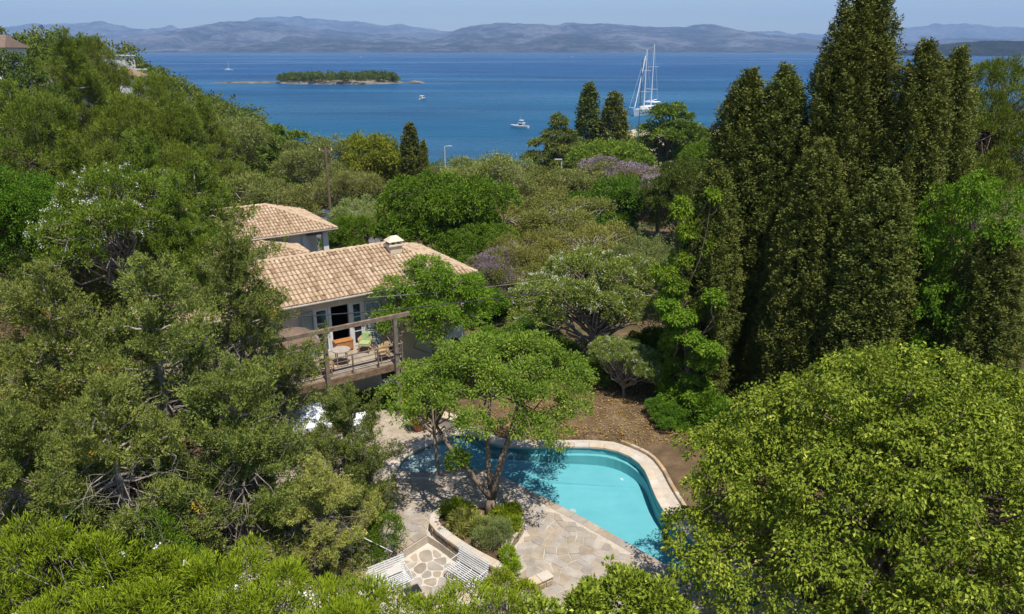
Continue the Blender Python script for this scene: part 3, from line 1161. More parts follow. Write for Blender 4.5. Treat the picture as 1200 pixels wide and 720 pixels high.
# low wall to the right of the benches
lw = empty('low_stone_wall', (0.85, 18.9, 0), R(33))
tag(lw, 'short low stone wall with flat beige top beyond the right bench', 'wall')
MB().box((0, 0, -.05), (.86, .30, .6)).build('wall_core', M['mortar'], lw)
for i in range(2):
    o = MB().box((0, 0, 0), (.44, .38, .06)).build('coping_stone', M['coping'], lw, bevel=.015)
    o.location = (-.225 + i * .45, 0, .28)
for row in range(3):
    for i in range(3):
        for sd in (-1, 1):
            o = MB().box((0, 0, 0), (.26 * rr.uniform(.75, .95), .08, .17)).build('stone', M['wallstone'], lw, bevel=.02)
            o.location = (-.28 + i * .28 + (row % 2) * .04, sd * .16, -.28 + row * .19)

# ================================================================== VEGETATION TOOLKIT
def unit(a):
    return a / np.maximum(np.linalg.norm(a, axis=-1, keepdims=True), 1e-9)


def rand_dir(r, n):
    return unit(r.normal(size=(n, 3)))


def leaf_mesh(name, P, D, L, W, tint, r, style='quad', up=0.5, fold=0.25):
    """P leaf bases, D leaf axes; one folded blade (two triangles) or a single sliver per leaf"""
    n = len(P)
    D = unit(D)
    A = rand_dir(r, n)
    A[:, 2] += up * 2
    S = unit(np.cross(D, A))
    N = np.cross(S, D)
    L = np.broadcast_to(L, n)[:, None]
    W = np.broadcast_to(W, n)[:, None]
    if style == 'tri':
        v = np.stack([P - S * W * .5, P + S * W * .5, P + D * L], 1).reshape(-1, 3)
        f = np.arange(3 * n).reshape(n, 3)
        return np_mesh(name, v, f, 3, tint)
    mid = P + D * L * 0.45
    v = np.stack([P, mid + S * W * .5 + N * W * fold, P + D * L - N * L * 0.12, mid - S * W * .5 + N * W * fold], 1).reshape(-1, 3)
    b = np.arange(n)[:, None] * 4
    f = np.concatenate([b + np.array([[0, 1, 2]]), b + np.array([[0, 2, 3]])], 1).reshape(-1, 3)
    return np_mesh(name, v, f, 3, np.repeat(tint, 2))


def lobe_clumps(lobes, n, r, shell=0.72, low=-0.55, bury=0.72):
    """points spread over the outer shell of a set of ellipsoids; returns centres and outward directions"""
    L = np.array(lobes, float)
    a = (L[:, 3] * L[:, 4] * L[:, 5]) ** (2 / 3)
    C, O = [], []
    have = 0
    while have < n:
        m = n * 3
        k = r.choice(len(L), m, p=a / a.sum())
        d = rand_dir(r, m)
        keep = d[:, 2] > low + 0.25 * r.random(m)
        d, k = d[keep], k[keep]
        rr_ = shell + (1 - shell) * r.random(len(d)) ** 0.6
        rr_ = rr_ * (1 + 0.14 * vnoise(d[:, 0] * 3 + k * 5.3, d[:, 1] * 3 + d[:, 2] * 3, 17))
        p = L[k, :3] + d * L[k, 3:] * rr_[:, None]
        ins = np.zeros(len(p), bool)
        for j in range(len(L)):
            q = np.linalg.norm((p - L[j, :3]) / L[j, 3:], axis=1)
            ins |= (q < bury) & (k != j)
        drop = ins & (r.random(len(p)) < 0.9)
        p, d, k = p[~drop], d[~drop], k[~drop]
        C.append(p)
        O.append(unit(d / L[k, 3:] * L[k, 3:].mean(1, keepdims=True)))
        have += len(p)
    return np.concatenate(C)[:n], np.concatenate(O)[:n]


def sublobes(lobes, n, rad, r, flat=.62, shell=.86, low=-.55):
    """break big lobes into separate leafy boughs so that shaded gaps stay between them"""
    C, O = lobe_clumps(lobes, n * 3, r, shell, low)
    keep = []
    for i in range(len(C)):
        if all(np.linalg.norm(C[i] - C[j]) > rad * .95 for j in keep):
            keep.append(i)
        if len(keep) >= n:
            break
    out = []
    for i in keep:
        a = rad * r.uniform(.65, 1.25)
        out.append((*(C[i] - O[i] * a * .35), a * r.uniform(.85, 1.2), a * r.uniform(.85, 1.2), a * flat * r.uniform(.8, 1.2)))
    return out


def clump_leaves(C, O, per, rc, flat, r, outw=0.6, radial=0.8, droop=0.0, upw=0.0, tint_clump=0.35, spread=None, lo=0.0, hi=1.0):
    """leaves around clump centres in flattened tufts that face outwards/upwards"""
    n = len(C)
    k = np.repeat(np.arange(n), per)
    m = len(k)
    off_ = rand_dir(r, m) * (r.random(m) ** 0.45)[:, None]
    ax = unit(O + np.array([0, 0, 0.7]))[k]
    al = (off_ * ax).sum(1, keepdims=True)
    off_ = off_ - ax * al * (1 - flat)
    size = (np.ones(n) if spread is None else r.uniform(1 - spread, 1 + spread, n))[k][:, None]
    P = C[k] + off_ * rc * size
    D = off_ * radial + O[k] * outw + rand_dir(r, m) * 0.6
    D[:, 2] += upw - droop
    ct = r.random(n)[k]
    t = np.clip(r.random(m) * (1 - tint_clump) + ct * tint_clump, 0, 1)
    return P, D, lo + (hi - lo) * t


def limb(a, b, r, sag=0.0, n=5, wob=0.08):
    a, b = np.array(a, float), np.array(b, float)
    L = np.linalg.norm(b - a)
    t = np.linspace(0, 1, n)[:, None]
    p = a + (b - a) * t
    w = r.normal(size=(n, 3)) * wob * L
    w[0] = w[-1] = 0
    p = p + w * np.sin(np.pi * t)
    p[:, 2] += (sag * L * np.sin(np.pi * t))[:, 0]
    return p


def branch_mesh(name, trunk_pts, trunk_r, ends, r, r_end=0.012, r_start=0.05, start=(0.35, 1.0), n_max=120, sag=0.06, sides=5):
    """a trunk and limbs that run from it to points in the crown"""
    mb_ = MB()
    mb_.tube(trunk_pts, trunk_r, 9)
    tp = np.array(trunk_pts, float)
    tr = np.array(trunk_r, float)
    seg = np.linspace(0, 1, len(tp))
    if len(ends) > n_max:
        ends = ends[r.choice(len(ends), n_max, replace=False)]
    for e in ends:
        s_ = r.uniform(*start)
        base = np.array([np.interp(s_, seg, tp[:, i]) for i in range(3)])
        rb = min(np.interp(s_, seg, tr) * 0.6, r_start)
        p = limb(base, e, r, sag)
        mb_.tube(p, list(np.linspace(rb, r_end, len(p))), sides, cap=False)
    return mb_.mesh(name, smooth=True)


PROTO = {}


class Proto:
    """a species: trunk mesh, crown mesh, extra named meshes, nominal height and width"""

    def __init__(self, key, H, Wd, parts):
        self.H, self.W, self.parts = H, Wd, parts
        PROTO[key] = self


def plant(key, name, label, cat, x, y, z, sxy, sz, rot, group=None, mats=None):
    p = PROTO[key]
    e = empty(name, (x, y, z), rot)
    e.scale = (sxy, sxy, sz)
    tag(e, label, cat, group)
    for pn, me, mt in p.parts:
        o = link(pn, me, mt, e)
        if mats and pn in mats:
            o.material_slots[0].link = 'OBJECT'
            o.material_slots[0].material = mats[pn]
    return e


def tree_at(key, name, label, px, py, Y, wpx=None, rot=0.0, zb=None, group=None, mats=None, cat='tree', sw=1.0, xoff=0.0):
    """top of the crown seen at (px, py) from the camera, standing Y metres out"""
    x, zt = atY(px, py, Y)
    x += xoff
    zb = gz(x, Y) - 0.15 if zb is None else zb
    p = PROTO[key]
    sz = (zt - zb) / p.H
    depth = Y * CP + (CAM_H - (zt + zb) / 2) * SP
    sxy = sz * sw if wpx is None else wpx * depth / 857.0 / p.W
    if sz > 1.25 * sxy and 'cypress' not in key and key != 'tall_leafy':      # crown keeps its proportions, the trunk takes up the rest
        new = 1.25 * sxy
        zb, sz = zt - new * p.H, new
    elif sz < .8 * sxy:
        zb, sz = zt - .8 * sxy * p.H, .8 * sxy
    return plant(key, name, label, cat, x, Y, zb, sxy, sz, rot, group, mats)


# ------------------------------------------------------------------ species
def sp_cypress(key, H, Rb, n_rope, n_pl, per, seed, spires=((0, 0, 1, 1),), Lf=0.088, belly=0.30, mat='cypress', pl=.46, n_skin=2600):
    """upright crown built of flame-shaped strands that end in free tips, with dark furrows between them"""
    r = np.random.default_rng(seed)
    mb_ = MB()
    w = np.array([s[2] * s[3] for s in spires])
    B, A, O, PL, CT, core = [], [], [], [], [], []
    for si_, (ox, oy, sh, sr) in enumerate(spires):
        hh, rr0 = H * sh, Rb * sr
        nr = max(10, int(n_rope * w[si_] / w.sum()))
        ga = 2.39996
        for q_ in range(nr):
            f_ = (q_ + .5) / nr
            ht = 0.10 + 0.90 * f_ ** 0.85                        # height of the strand's tip
            th = q_ * ga + r.normal() * .25
            prof = np.interp(ht, [0, 0.04, belly, 0.62, 0.85, 0.95, 1.0], [0.76, 0.90, 1.0, 0.90, 0.62, 0.34, 0.04])
            rt = rr0 * prof * r.uniform(.86, 1.04)
            ln = min(r.uniform(2.0, 4.2) * (H / 16) , ht * hh)
            tip = np.array([ox + rt * math.cos(th), oy + rt * math.sin(th), ht * hh])
            foot = np.array([ox + rt * .93 * math.cos(th + .10), oy + rt * .93 * math.sin(th + .10), ht * hh - ln])
            ax = unit((tip - foot)[None])[0]
            rad = r.uniform(.30, .50) * (rr0 / 1.5) ** .45 * np.interp(ht, [0, .8, 1], [1.1, 1, .6])
            n = max(6, int(n_pl * ln / 3.0))
            s_ = r.random(n)
            tint = r.random()
            an = r.random(n) * 2 * math.pi
            u = unit(np.cross(ax, [0.3, 1, 0.1])[None])[0]
            v_ = np.cross(ax, u)
            rd = rad * np.sin(np.pi * (0.10 + 0.90 * s_)) ** .75 * np.sqrt(r.random(n)) * 1.0
            o_ = u * np.cos(an)[:, None] + v_ * np.sin(an)[:, None]
            B.append(foot + ax * (s_ * ln)[:, None] + o_ * rd[:, None])
            A.append(unit(ax + o_ * .30 + .12 * r.normal(size=(n, 3))))
            O.append(o_)
            PL.append(pl * r.uniform(.55, 1.3, n))
            CT.append(np.full(n, tint))
        # closed skin of short sprays between the strands
        n = int(n_skin * w[si_] / w.sum())
        h = r.random(n) ** 1.1
        th = r.random(n) * 2 * math.pi
        prof = np.interp(h, [0, 0.04, belly, 0.62, 0.85, 0.95, 1.0], [0.76, 0.90, 1.0, 0.90, 0.62, 0.34, 0.04])
        fur = 1 + .20 * vnoise(th * 2.5 + seed, h * hh * .22, seed)
        rd = rr0 * prof * fur * r.uniform(.72, .90, n)
        o_ = np.stack([np.cos(th), np.sin(th), 0 * th], 1)
        B.append(np.stack([ox + rd * np.cos(th), oy + rd * np.sin(th), .2 + h * hh * .975], 1))
        A.append(unit(np.array([0, 0, 1.0]) + o_ * .35 + .15 * r.normal(size=(n, 3))))
        O.append(o_)
        PL.append(pl * r.uniform(.6, 1.2, n))
        CT.append(np.clip(.5 + .6 * vnoise(th * 2, h * 7, seed + 3), 0, 1))
        # added filler leaves near the stem block light, tinted darker as inner shade
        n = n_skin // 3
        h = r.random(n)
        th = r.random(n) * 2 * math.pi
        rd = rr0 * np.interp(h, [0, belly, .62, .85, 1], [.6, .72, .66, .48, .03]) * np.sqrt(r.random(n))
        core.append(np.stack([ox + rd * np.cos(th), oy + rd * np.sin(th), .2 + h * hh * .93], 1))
        mb_.tube([(ox * .4, oy * .4, 0), (ox, oy, hh * .45), (ox, oy, hh * .93)], [0.24 * rr0 / 1.8 + .08, 0.13, 0.02], 8)
        for q_ in range(26):
            hb = r.uniform(.05, .75)
            an = r.uniform(0, 6.28)
            rd = rr0 * .72 * np.interp(hb, [0, .3, .8], [.8, 1, .5])
            mb_.tube(limb((ox, oy, hb * hh), (ox + rd * math.cos(an), oy + rd * math.sin(an), hb * hh + rd * 1.3), r, -.08), [.04, .035, .025, .018, .01], 4, cap=False)
    B, A, O, PL, CT = (np.concatenate(q_) for q_ in (B, A, O, PL, CT))
    n = len(B)
    k = np.repeat(np.arange(n), per)
    m_ = len(k)
    s_ = r.random(m_)
    rdir = rand_dir(r, m_)
    rdir = unit(rdir - A[k] * (rdir * A[k]).sum(1, keepdims=True))
    rho = .16 * (PL[k] / .46) * np.sin(np.pi * (.1 + .9 * s_) ** .8) * np.sqrt(r.random(m_))
    P = B[k] + A[k] * ((s_ - .35) * PL[k])[:, None] + rdir * rho[:, None]
    D = A[k] * .6 + rdir * .8 + .35 * r.normal(size=(m_, 3))
    t = np.clip(.48 * r.random(m_) + .30 * CT[k] + .20 * r.random(n)[k], 0, 1)
    core = np.concatenate(core)
    nc = len(core)
    P = np.concatenate([P, core])
    D = np.concatenate([D, rand_dir(r, nc) + np.array([0, 0, .6])])
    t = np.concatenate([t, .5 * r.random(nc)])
    LL = np.concatenate([Lf * r.uniform(.7, 1.3, m_), np.full(nc, .55)])
    WW = np.concatenate([np.full(m_, Lf * .58), np.full(nc, .30)])
    me = leaf_mesh(key + '_crown', P, D, LL, WW, t, r, 'tri')
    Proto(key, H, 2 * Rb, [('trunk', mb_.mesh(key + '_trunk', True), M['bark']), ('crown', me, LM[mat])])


def sp_juniper(key, H, Rb, n_br, per, seed, mat='juniper', lean=0.0, Lf=0.085, bare=70, cone=0.85):
    """open conifer: ascending boughs carrying upright sprays, grey bare wood inside"""
    r = np.random.default_rng(seed)
    mb_ = MB()
    mb_.tube([(0, 0, -5), (0, 0, 0), (lean * .3, .1, H * .35), (lean * .7, 0, H * .7), (lean, 0, H * .97)], [.28, .26, .18, .10, .02], 8)
    C, A = [], []
    for q in range(n_br):
        hb = r.random() ** 0.9 * 0.92
        base = np.array([lean * hb, 0, hb * H])
        reach = Rb * np.interp(hb, [0, .12, .45, .8, 1], [.75, 1.0, cone, .42, .12]) * r.uniform(.6, 1.12)
        an = r.uniform(0, 2 * math.pi)
        rise = reach * r.uniform(.05, .75)
        end = base + np.array([math.cos(an) * reach, math.sin(an) * reach, rise])
        p = limb(base, end, r, -0.07, 6, .05)
        mb_.tube(p, list(np.linspace(.055, .012, 6)), 4, cap=False)
        o_ = np.array([math.cos(an), math.sin(an), 0.25])
        npl = max(9, int(25 * reach / 2.2))
        for z_ in range(npl):
            s_ = 0.35 + 0.65 * r.random() ** 0.7
            pt = np.array([np.interp(s_, np.linspace(0, 1, 6), p[:, i]) for i in range(3)])
            pt = pt + r.normal(size=3) * np.array([.25, .25, .13]) * (0.6 + .5 * reach / 2.5)
            C.append(pt)
            A.append(unit(o_ * .8 + r.normal(size=3) * .45 + np.array([0, 0, .55])))
            if r.random() < .35:
                mb_.tube([pt - A[-1] * .1, p[3]], [.008, .012], 3, cap=False)
    for q in range(int(H * 9)):    # leader clothed to its tip
        hb = r.uniform(.55, 1.0)
        C.append(np.array([lean * hb, 0, hb * H]) + r.normal(size=3) * np.array([.22, .22, .1]) * (1.25 - hb) * 2)
        A.append(unit(r.normal(size=3) * .5 + np.array([0, 0, .8])))
    for q in range(bare):          # dead twiggy wood
        hb = r.random() * .6
        an = r.uniform(0, 6.28)
        reach = Rb * r.uniform(.4, .85)
        base = np.array([lean * hb, 0, hb * H])
        end = base + np.array([math.cos(an) * reach, math.sin(an) * reach, r.uniform(-.9, .5)])
        p = limb(base, end, r, .05, 6, .09)
        mb_.tube(p, list(np.linspace(.035, .006, 6)), 4, cap=False)
        for z_ in range(6):
            s0 = p[r.integers(2, 6)]
            mb_.tube(limb(s0, s0 + r.normal(size=3) * .45, r, 0, 3), [.010, .006, .003], 3, cap=False)
    C, A = np.array(C), np.array(A)
    n = len(C)
    k = np.repeat(np.arange(n), per)
    m_ = len(k)
    plen = 0.52 * r.uniform(.55, 1.4, n)
    s_ = r.random(m_)
    a = rand_dir(r, m_)
    rdir = unit(a - A[k] * (a * A[k]).sum(1, keepdims=True))
    rho = 0.19 * (plen[k] / .52) * np.sin(np.pi * (.1 + .9 * s_) ** .8) * np.sqrt(r.random(m_))
    P = C[k] + A[k] * ((s_ - .3) * plen[k])[:, None] + rdir * rho[:, None]
    D = A[k] * .75 + rdir * .75 + .3 * r.normal(size=(m_, 3)) + np.array([0, 0, .2])
    ct = r.random(n)[k]
    t = np.clip(.58 * r.random(m_) + .32 * ct + .1 * (r.random(m_) < .03), 0, 1)
    t[ct > .994] = 1.0
    me = leaf_mesh(key + '_crown', P, D, Lf * r.uniform(.7, 1.4, m_), Lf * .46, t, r, 'tri')
    Proto(key, H, 2 * Rb, [('trunk', mb_.mesh(key + '_trunk', True), M['bark_grey']), ('crown', me, LM[mat])])


def sp_broad(key, H, Wd, lobes, n_cl, per, rc, Lf, Wf, mat, seed, flat=.45, outw=.6, radial=.8, droop=0., upw=0., trunk=None, bark='bark', trunk_r=.16,
             limbs=70, shell=.7, tintc=.35, low=-.55, extra=None, hi=1.0, style='quad', inner=0.0, fold=.25, sub=None):
    r = np.random.default_rng(seed)
    lobes0 = lobes
    if sub:
        lobes = sublobes(lobes, sub[0], sub[1], r, low=low)
    C, O = lobe_clumps(lobes, n_cl, r, shell, low)
    P, D, T = clump_leaves(C, O, per, rc, flat, r, outw, radial, droop, upw, tintc, .35, 0, hi)
    if inner:                       # sparser leaves deeper in the crown
        C2, O2 = lobe_clumps(lobes0, int(n_cl * inner), r, .35, low, .2)
        P2, D2, T2 = clump_leaves(C2, O2, per, rc * 1.2, .7, r, outw, radial, droop, upw, tintc, .3, 0, hi)
        P, D, T = np.concatenate([P, P2]), np.concatenate([D, D2]), np.concatenate([T, T2])
    me = leaf_mesh(key + '_crown', P, D, Lf * r.uniform(.5, 1.45, len(P)), Wf * r.uniform(.6, 1.3, len(P)), T, r, style, fold=fold)
    zc = np.mean([l[2] for l in lobes])
    trunk = trunk or [(0, 0, -5), (0, 0, 0), (.08, .05, zc * .5), (0, 0, zc), (0, 0, zc * 1.15)]
    tr = list(np.linspace(trunk_r, trunk_r * .35, len(trunk)))
    tm = branch_mesh(key + '_trunk', trunk, tr, C, r, n_max=limbs, start=(.45, 1.0), r_start=trunk_r * .4)
    parts = [('trunk', tm, M[bark]), ('crown', me, LM[mat])]
    if extra:                       # blossoms
        nm, frac, sz, mt = extra
        kk = r.choice(len(C), int(len(C) * frac), replace=False)
        P, D, T = clump_leaves(C[kk] + O[kk] * rc * .55, O[kk], 14, rc * .55, .6, r, .8, .8, 0, .2)
        parts.append((nm, leaf_mesh(key + nm, P, D, sz, sz * .7, T, r, 'quad'), mt))
    Proto(key, H, Wd, parts)


def dome(r_, R_, H0, H1, n, seed, squash=.55, lobe=.42):
    """lobes filling a dome between heights H0 and H1"""
    q = random.Random(seed)
    out = [(0, 0, (H0 + H1) / 2, R_ * .62, R_ * .62, (H1 - H0) * .44)]
    for i in range(n):
        an = 2 * math.pi * i / n + q.uniform(-.4, .4)
        rr_ = R_ * q.uniform(.35, .66)
        zz = H0 + (H1 - H0) * q.uniform(.28, .74)
        l = R_ * lobe * q.uniform(.75, 1.2)
        out.append((rr_ * math.cos(an), rr_ * math.sin(an), zz, l, l, min(l * q.uniform(.7, .95), (H1 - H0) * .42)))
    return out


sp_cypress('cypress_wide', 18.5, 3.1, 230, 48, 23, 101, n_skin=6000, Lf=.098, spires=((0, 0, 1, .70), (-.85, -.3, .90, .52), (.8, .6, .95, .52), (.5, -1.3, .62, .50), (-1.7, .1, .62, .45), (1.5, -.4, .7, .45)))
sp_cypress('cypress_slim', 14.0, 1.75, 110, 44, 24, 102, n_skin=3200, Lf=.098, spires=((0, 0, 1, .95), (-.62, -.45, .70, .55), (.6, -.3, .60, .55)))
sp_cypress('cypress_far', 12.0, 1.35, 36, 22, 16, 103, Lf=.24, pl=.8, n_skin=420)
sp_juniper('juniper_big', 11.0, 3.6, 80, 76, 111)
sp_juniper('juniper_low', 6.5, 2.9, 54, 84, 112, lean=.5, bare=90)
q = random.Random(6)
LIND = [(0, 0, 4.6, 4.0, 4.0, 3.7)]
for i in range(26):
    f_ = math.sqrt((i + .5) / 26)
    a_ = i * 2.4
    rr_ = 4.7 * f_
    l_ = q.uniform(1.5, 2.3)
    LIND.append((rr_ * math.cos(a_), rr_ * math.sin(a_), 7.0 - 4.6 * f_ ** 2.2 + q.uniform(-.4, .4), l_, l_, l_ * q.uniform(.6, .8)))
sp_broad('linden', 9.0, 12.0, LIND, 4000, 36, .28, .112, .075, 'linden', 121, flat=.40, outw=.55, radial=.7, droop=.6,
         trunk_r=.3, limbs=110, shell=.55, low=-.75, inner=.10, sub=(330, .80))
sp_broad('feathery', 7.0, 5.2, [(0, 0, 5.9, 1.1, 1.1, .6), (-1.2, .3, 5.0, 1.1, 1.0, .5), (1.3, -.2, 5.2, 1.1, 1.0, .5), (.2, -1.0, 4.6, 1.2, 1.0, .45), (1.8, .4, 4.2, 1.0, .9, .45),
         (-1.7, -.4, 4.0, .9, .9, .4), (.6, .9, 4.4, 1.1, 1.0, .5), (1.2, -.8, 3.6, 1.1, .9, .4), (-.4, -.6, 3.5, 1.1, .9, .4)], 620, 34, .34, .13, .06, 'bright', 131, sub=(46, .62), flat=.28, droop=.25,
         trunk=[(0, 0, -5), (0, 0, 0), (.15, -.1, 1.8), (-.1, 0, 3.6), (.1, 0, 5.6)], trunk_r=.12, limbs=60, bark='bark_grey', shell=.3, low=-.9)
sp_broad('round_green', 8.0, 9.5, dome(1, 4.75, .8, 8.0, 13, 8, lobe=.42), 1500, 30, .34, .16, .105, 'dense', 132, sub=(110, .85), flat=.55, trunk_r=.22, inner=.25)
sp_broad('flowering', 6.2, 8.0, [(0, 0, 4.8, 2.3, 2.1, 1.2), (-2.2, .2, 4.0, 1.6, 1.5, .95), (2.2, .2, 4.5, 1.7, 1.6, 1.1), (.6, -1.2, 4.0, 1.6, 1.4, .9), (-1.4, -1.1, 4.4, 1.3, 1.3, .8),
         (3.1, -.5, 3.5, 1.2, 1.2, .8), (-3.0, -.5, 3.2, 1.1, 1.1, .7), (1.6, -1.6, 3.2, 1.2, 1.0, .7)], 1250, 36, .28, .12, .055, 'pale', 133, sub=(95, .68), flat=.5, upw=.3,
         trunk=[(0, 0, -5), (0, 0, 0), (.2, -.1, 1.0), (-.1, 0, 2.4), (.1, 0, 4.2)], trunk_r=.2, limbs=150, bark='bark_grey', shell=.62, low=-.35, extra=('blossoms', .16, .06, M['petal']))
sp_broad('olive', 5.5, 6.0, dome(1, 3.0, 1.2, 5.5, 10, 12, lobe=.45), 620, 40, .42, .16, .05, 'olive', 134, sub=(40, .72), flat=.7, trunk_r=.22, bark='bark_grey', shell=.5, upw=.2)
sp_broad('scrubby', 5.0, 6.5, dome(1, 3.2, .5, 5.0, 10, 14, lobe=.45), 620, 34, .42, .16, .05, 'scrub', 135, sub=(36, .72), flat=.7, trunk_r=.18, bark='bark_grey', shell=.4, upw=.2, limbs=140)
sp_broad('pine', 10.0, 7.4, [(0, 0, 8.4, 1.9, 1.9, 1.5), (-1.9, .4, 7.0, 1.7, 1.7, 1.2), (1.9, -.3, 6.8, 1.8, 1.7, 1.2), (.4, -1.9, 6.2, 1.7, 1.6, 1.1), (-.8, 1.9, 6.4, 1.8, 1.7, 1.1), (2.6, 1.0, 5.2, 1.4, 1.4, .9),
         (-2.4, -.9, 5.0, 1.5, 1.5, .9), (.8, -1.6, 4.4, 1.7, 1.5, .9), (-1.2, -1.6, 3.8, 1.5, 1.4, .8), (1.9, -.6, 3.4, 1.5, 1.4, .8), (-.4, .9, 4.0, 1.6, 1.6, .9)],
         1250, 60, .36, .15, .042, 'pine', 136, flat=.7, upw=.6, trunk_r=.22, limbs=110, shell=.6, style='tri', low=-.6, sub=(110, .72))
sp_broad('tall_leafy', 10.0, 6.0, [(q0.uniform(-1.5, 1.5), q0.uniform(-1.4, 1.4), .8 + i * .42, 1.5 - .02 * i, 1.5 - .02 * i, 1.0) for q0 in [random.Random(31)] for i in range(20)], 1250, 36, .28, .12, .08, 'bright', 141,
         flat=.4, droop=.5, trunk_r=.2, limbs=60, shell=.6, sub=(120, .75))
sp_broad('leafy_low', 4.0, 5.0, dome(1, 2.5, .1, 4.0, 10, 19, lobe=.48), 620, 34, .28, .14, .075, 'dense', 137, sub=(46, .62), flat=.6, trunk_r=.12, inner=.2)
q = random.Random(23)
sp_broad('climber', 9.0, 2.8, [(q.uniform(-1.1, 1.1), q.uniform(-.5, .3), (.5 + 8.1 * (i / 17.)), q.uniform(.25, .75), q.uniform(.25, .6), q.uniform(.2, .5)) for i in range(18)], 620, 36, .24, .115, .075, 'bright', 138, flat=.4, droop=.6,
         trunk_r=.08, limbs=30, shell=.3, low=-.8)
PL = [(0, 0, 8.4, 2.0, 2.0, 1.5), (-1.9, .4, 7.0, 1.8, 1.8, 1.3), (1.9, -.3, 6.8, 1.9, 1.8, 1.3), (.4, -1.9, 6.0, 1.9, 1.7, 1.2), (2.6, 1.0, 5.0, 1.6, 1.6, 1.0), (-2.4, -.9, 5.0, 1.7, 1.6, 1.0), (.8, -1.6, 4.2, 1.9, 1.6, 1.0), (-1.2, -1.6, 3.6, 1.6, 1.5, .9)]
sp_broad('pine_far', 10.0, 7.4, PL, 620, 30, .42, .30, .14, 'pine', 142, flat=.6, upw=.3, trunk_r=.26, limbs=60, shell=.6, sub=(60, .9))
sp_broad('cedar', 8.0, 8.5, [(0, 0, 7.0, .8, .8, .9), (0, 0, 5.6, 1.7, 1.7, .6), (-1.3, 0, 4.6, 1.8, 1.7, .5), (1.4, .2, 4.4, 1.9, 1.7, .5), (0, -1.2, 4.0, 1.9, 1.6, .5), (-2.3, -.3, 3.1, 1.8, 1.6, .5), (2.3, 0, 2.9, 1.8, 1.6, .5), (.2, -1.6, 2.6, 2.0, 1.8, .5), (-1.0, -1.0, 1.6, 2.6, 2.0, .7), (1.5, -.6, 1.4, 2.5, 2.0, .7)],
         760, 34, .38, .30, .10, 'cypress', 139, flat=.4, droop=.5, trunk_r=.22, limbs=80, shell=.5)

# ================================================================== HOUSES
HROT = R(33.5)
E0 = Vector((-10.5, 30.0, 0))


def tiles_on(A, B, C_, D_, r, spacing=.215, course=.36, lift=.0):
    """single barrel tiles on one roof face: eave A-B, ridge D-C (C may equal D); returns verts, faces, tints"""
    A, B, C_, D_ = (np.array(p, float) for p in (A, B, C_, D_))
    e = unit((B - A)[None])[0]
    nrm = np.cross(B - A, (D_ - A) if np.linalg.norm(D_ - A) > .01 else (C_ - A))
    nrm = unit(nrm[None])[0]
    if nrm[2] < 0:
        nrm = -nrm
    g_ = unit(np.cross(nrm, e)[None])[0]
    if g_[2] < 0:
        g_ = -g_
    xa, xb = 0.0, np.dot(B - A, e)
    h = np.dot(D_ - A, g_)
    xd, xc = np.dot(D_ - A, e), np.dot(C_ - A, e)
    V, F, T = [], [], []
    nx_ = int((xb - xa) / spacing)
    ny_ = int(h / course) + 1
    colt = r.random(nx_ + 1) * .25
    for i in range(nx_ + 1):
        x = xa + (i + .5) * spacing
        for j in range(-0, ny_):
            y0 = j * course - .06
            v_ = max(0, min(1, (y0 + course * .5) / h))
            if x < xa + (xd - xa) * v_ - .02 or x > xb + (xc - xb) * v_ + .02 or y0 + course * .4 > h:
                continue
            jx = r.normal() * .008
            rad = .088
            y1 = min(y0 + course + .05, h)
            z0, z1 = .045 + r.normal() * .006, .012
            b = len(V)
            for (yy, zz, rd) in ((y0, z0, rad), (y1, z1, rad * .86)):
                for k in range(5):
                    an = math.pi * k / 4
                    V.append(A + e * (x + jx + rd * math.cos(an)) + g_ * yy + nrm * (zz + rd * .75 * math.sin(an) + lift))
            for k in range(4):
                F.append((b + k, b + k + 1, b + 6 + k, b + 5 + k))
            F.append((b, b + 4, b + 3, b + 1))
            t = float(np.clip(.30 + .36 * r.random() + colt[i] + (.25 if r.random() < .12 else 0) - (.42 if r.random() < .17 else 0), 0, 1))
            T += [t] * 5
    return V, F, T


def ridge_caps(a, b, r, step=.38, rad=.12):
    a, b = np.array(a, float), np.array(b, float)
    d = b - a
    L = np.linalg.norm(d)
    d = d / L
    s_ = unit(np.cross(d, [0, 0, 1])[None])[0]
    u_ = np.cross(s_, d)
    V, F, T = [], [], []
    n = max(1, int(L / step))
    for i in range(n):
        b0 = len(V)
        for (t_, lift, rd) in ((i * L / n - .03, .03, rad * .9), ((i + 1) * L / n, .055, rad)):
            for k in range(5):
                an = math.pi * k / 4
                V.append(a + d * t_ + s_ * rd * math.cos(an) + u_ * (lift + rd * .8 * math.sin(an) - .02))
        for k in range(4):
            F.append((b0 + k, b0 + k + 1, b0 + 6 + k, b0 + 5 + k))
        F.append((b0 + 5, b0 + 6, b0 + 8, b0 + 9))
        T += [float(np.clip(.55 + .3 * r.random(), 0, 1))] * 5
    return V, F, T


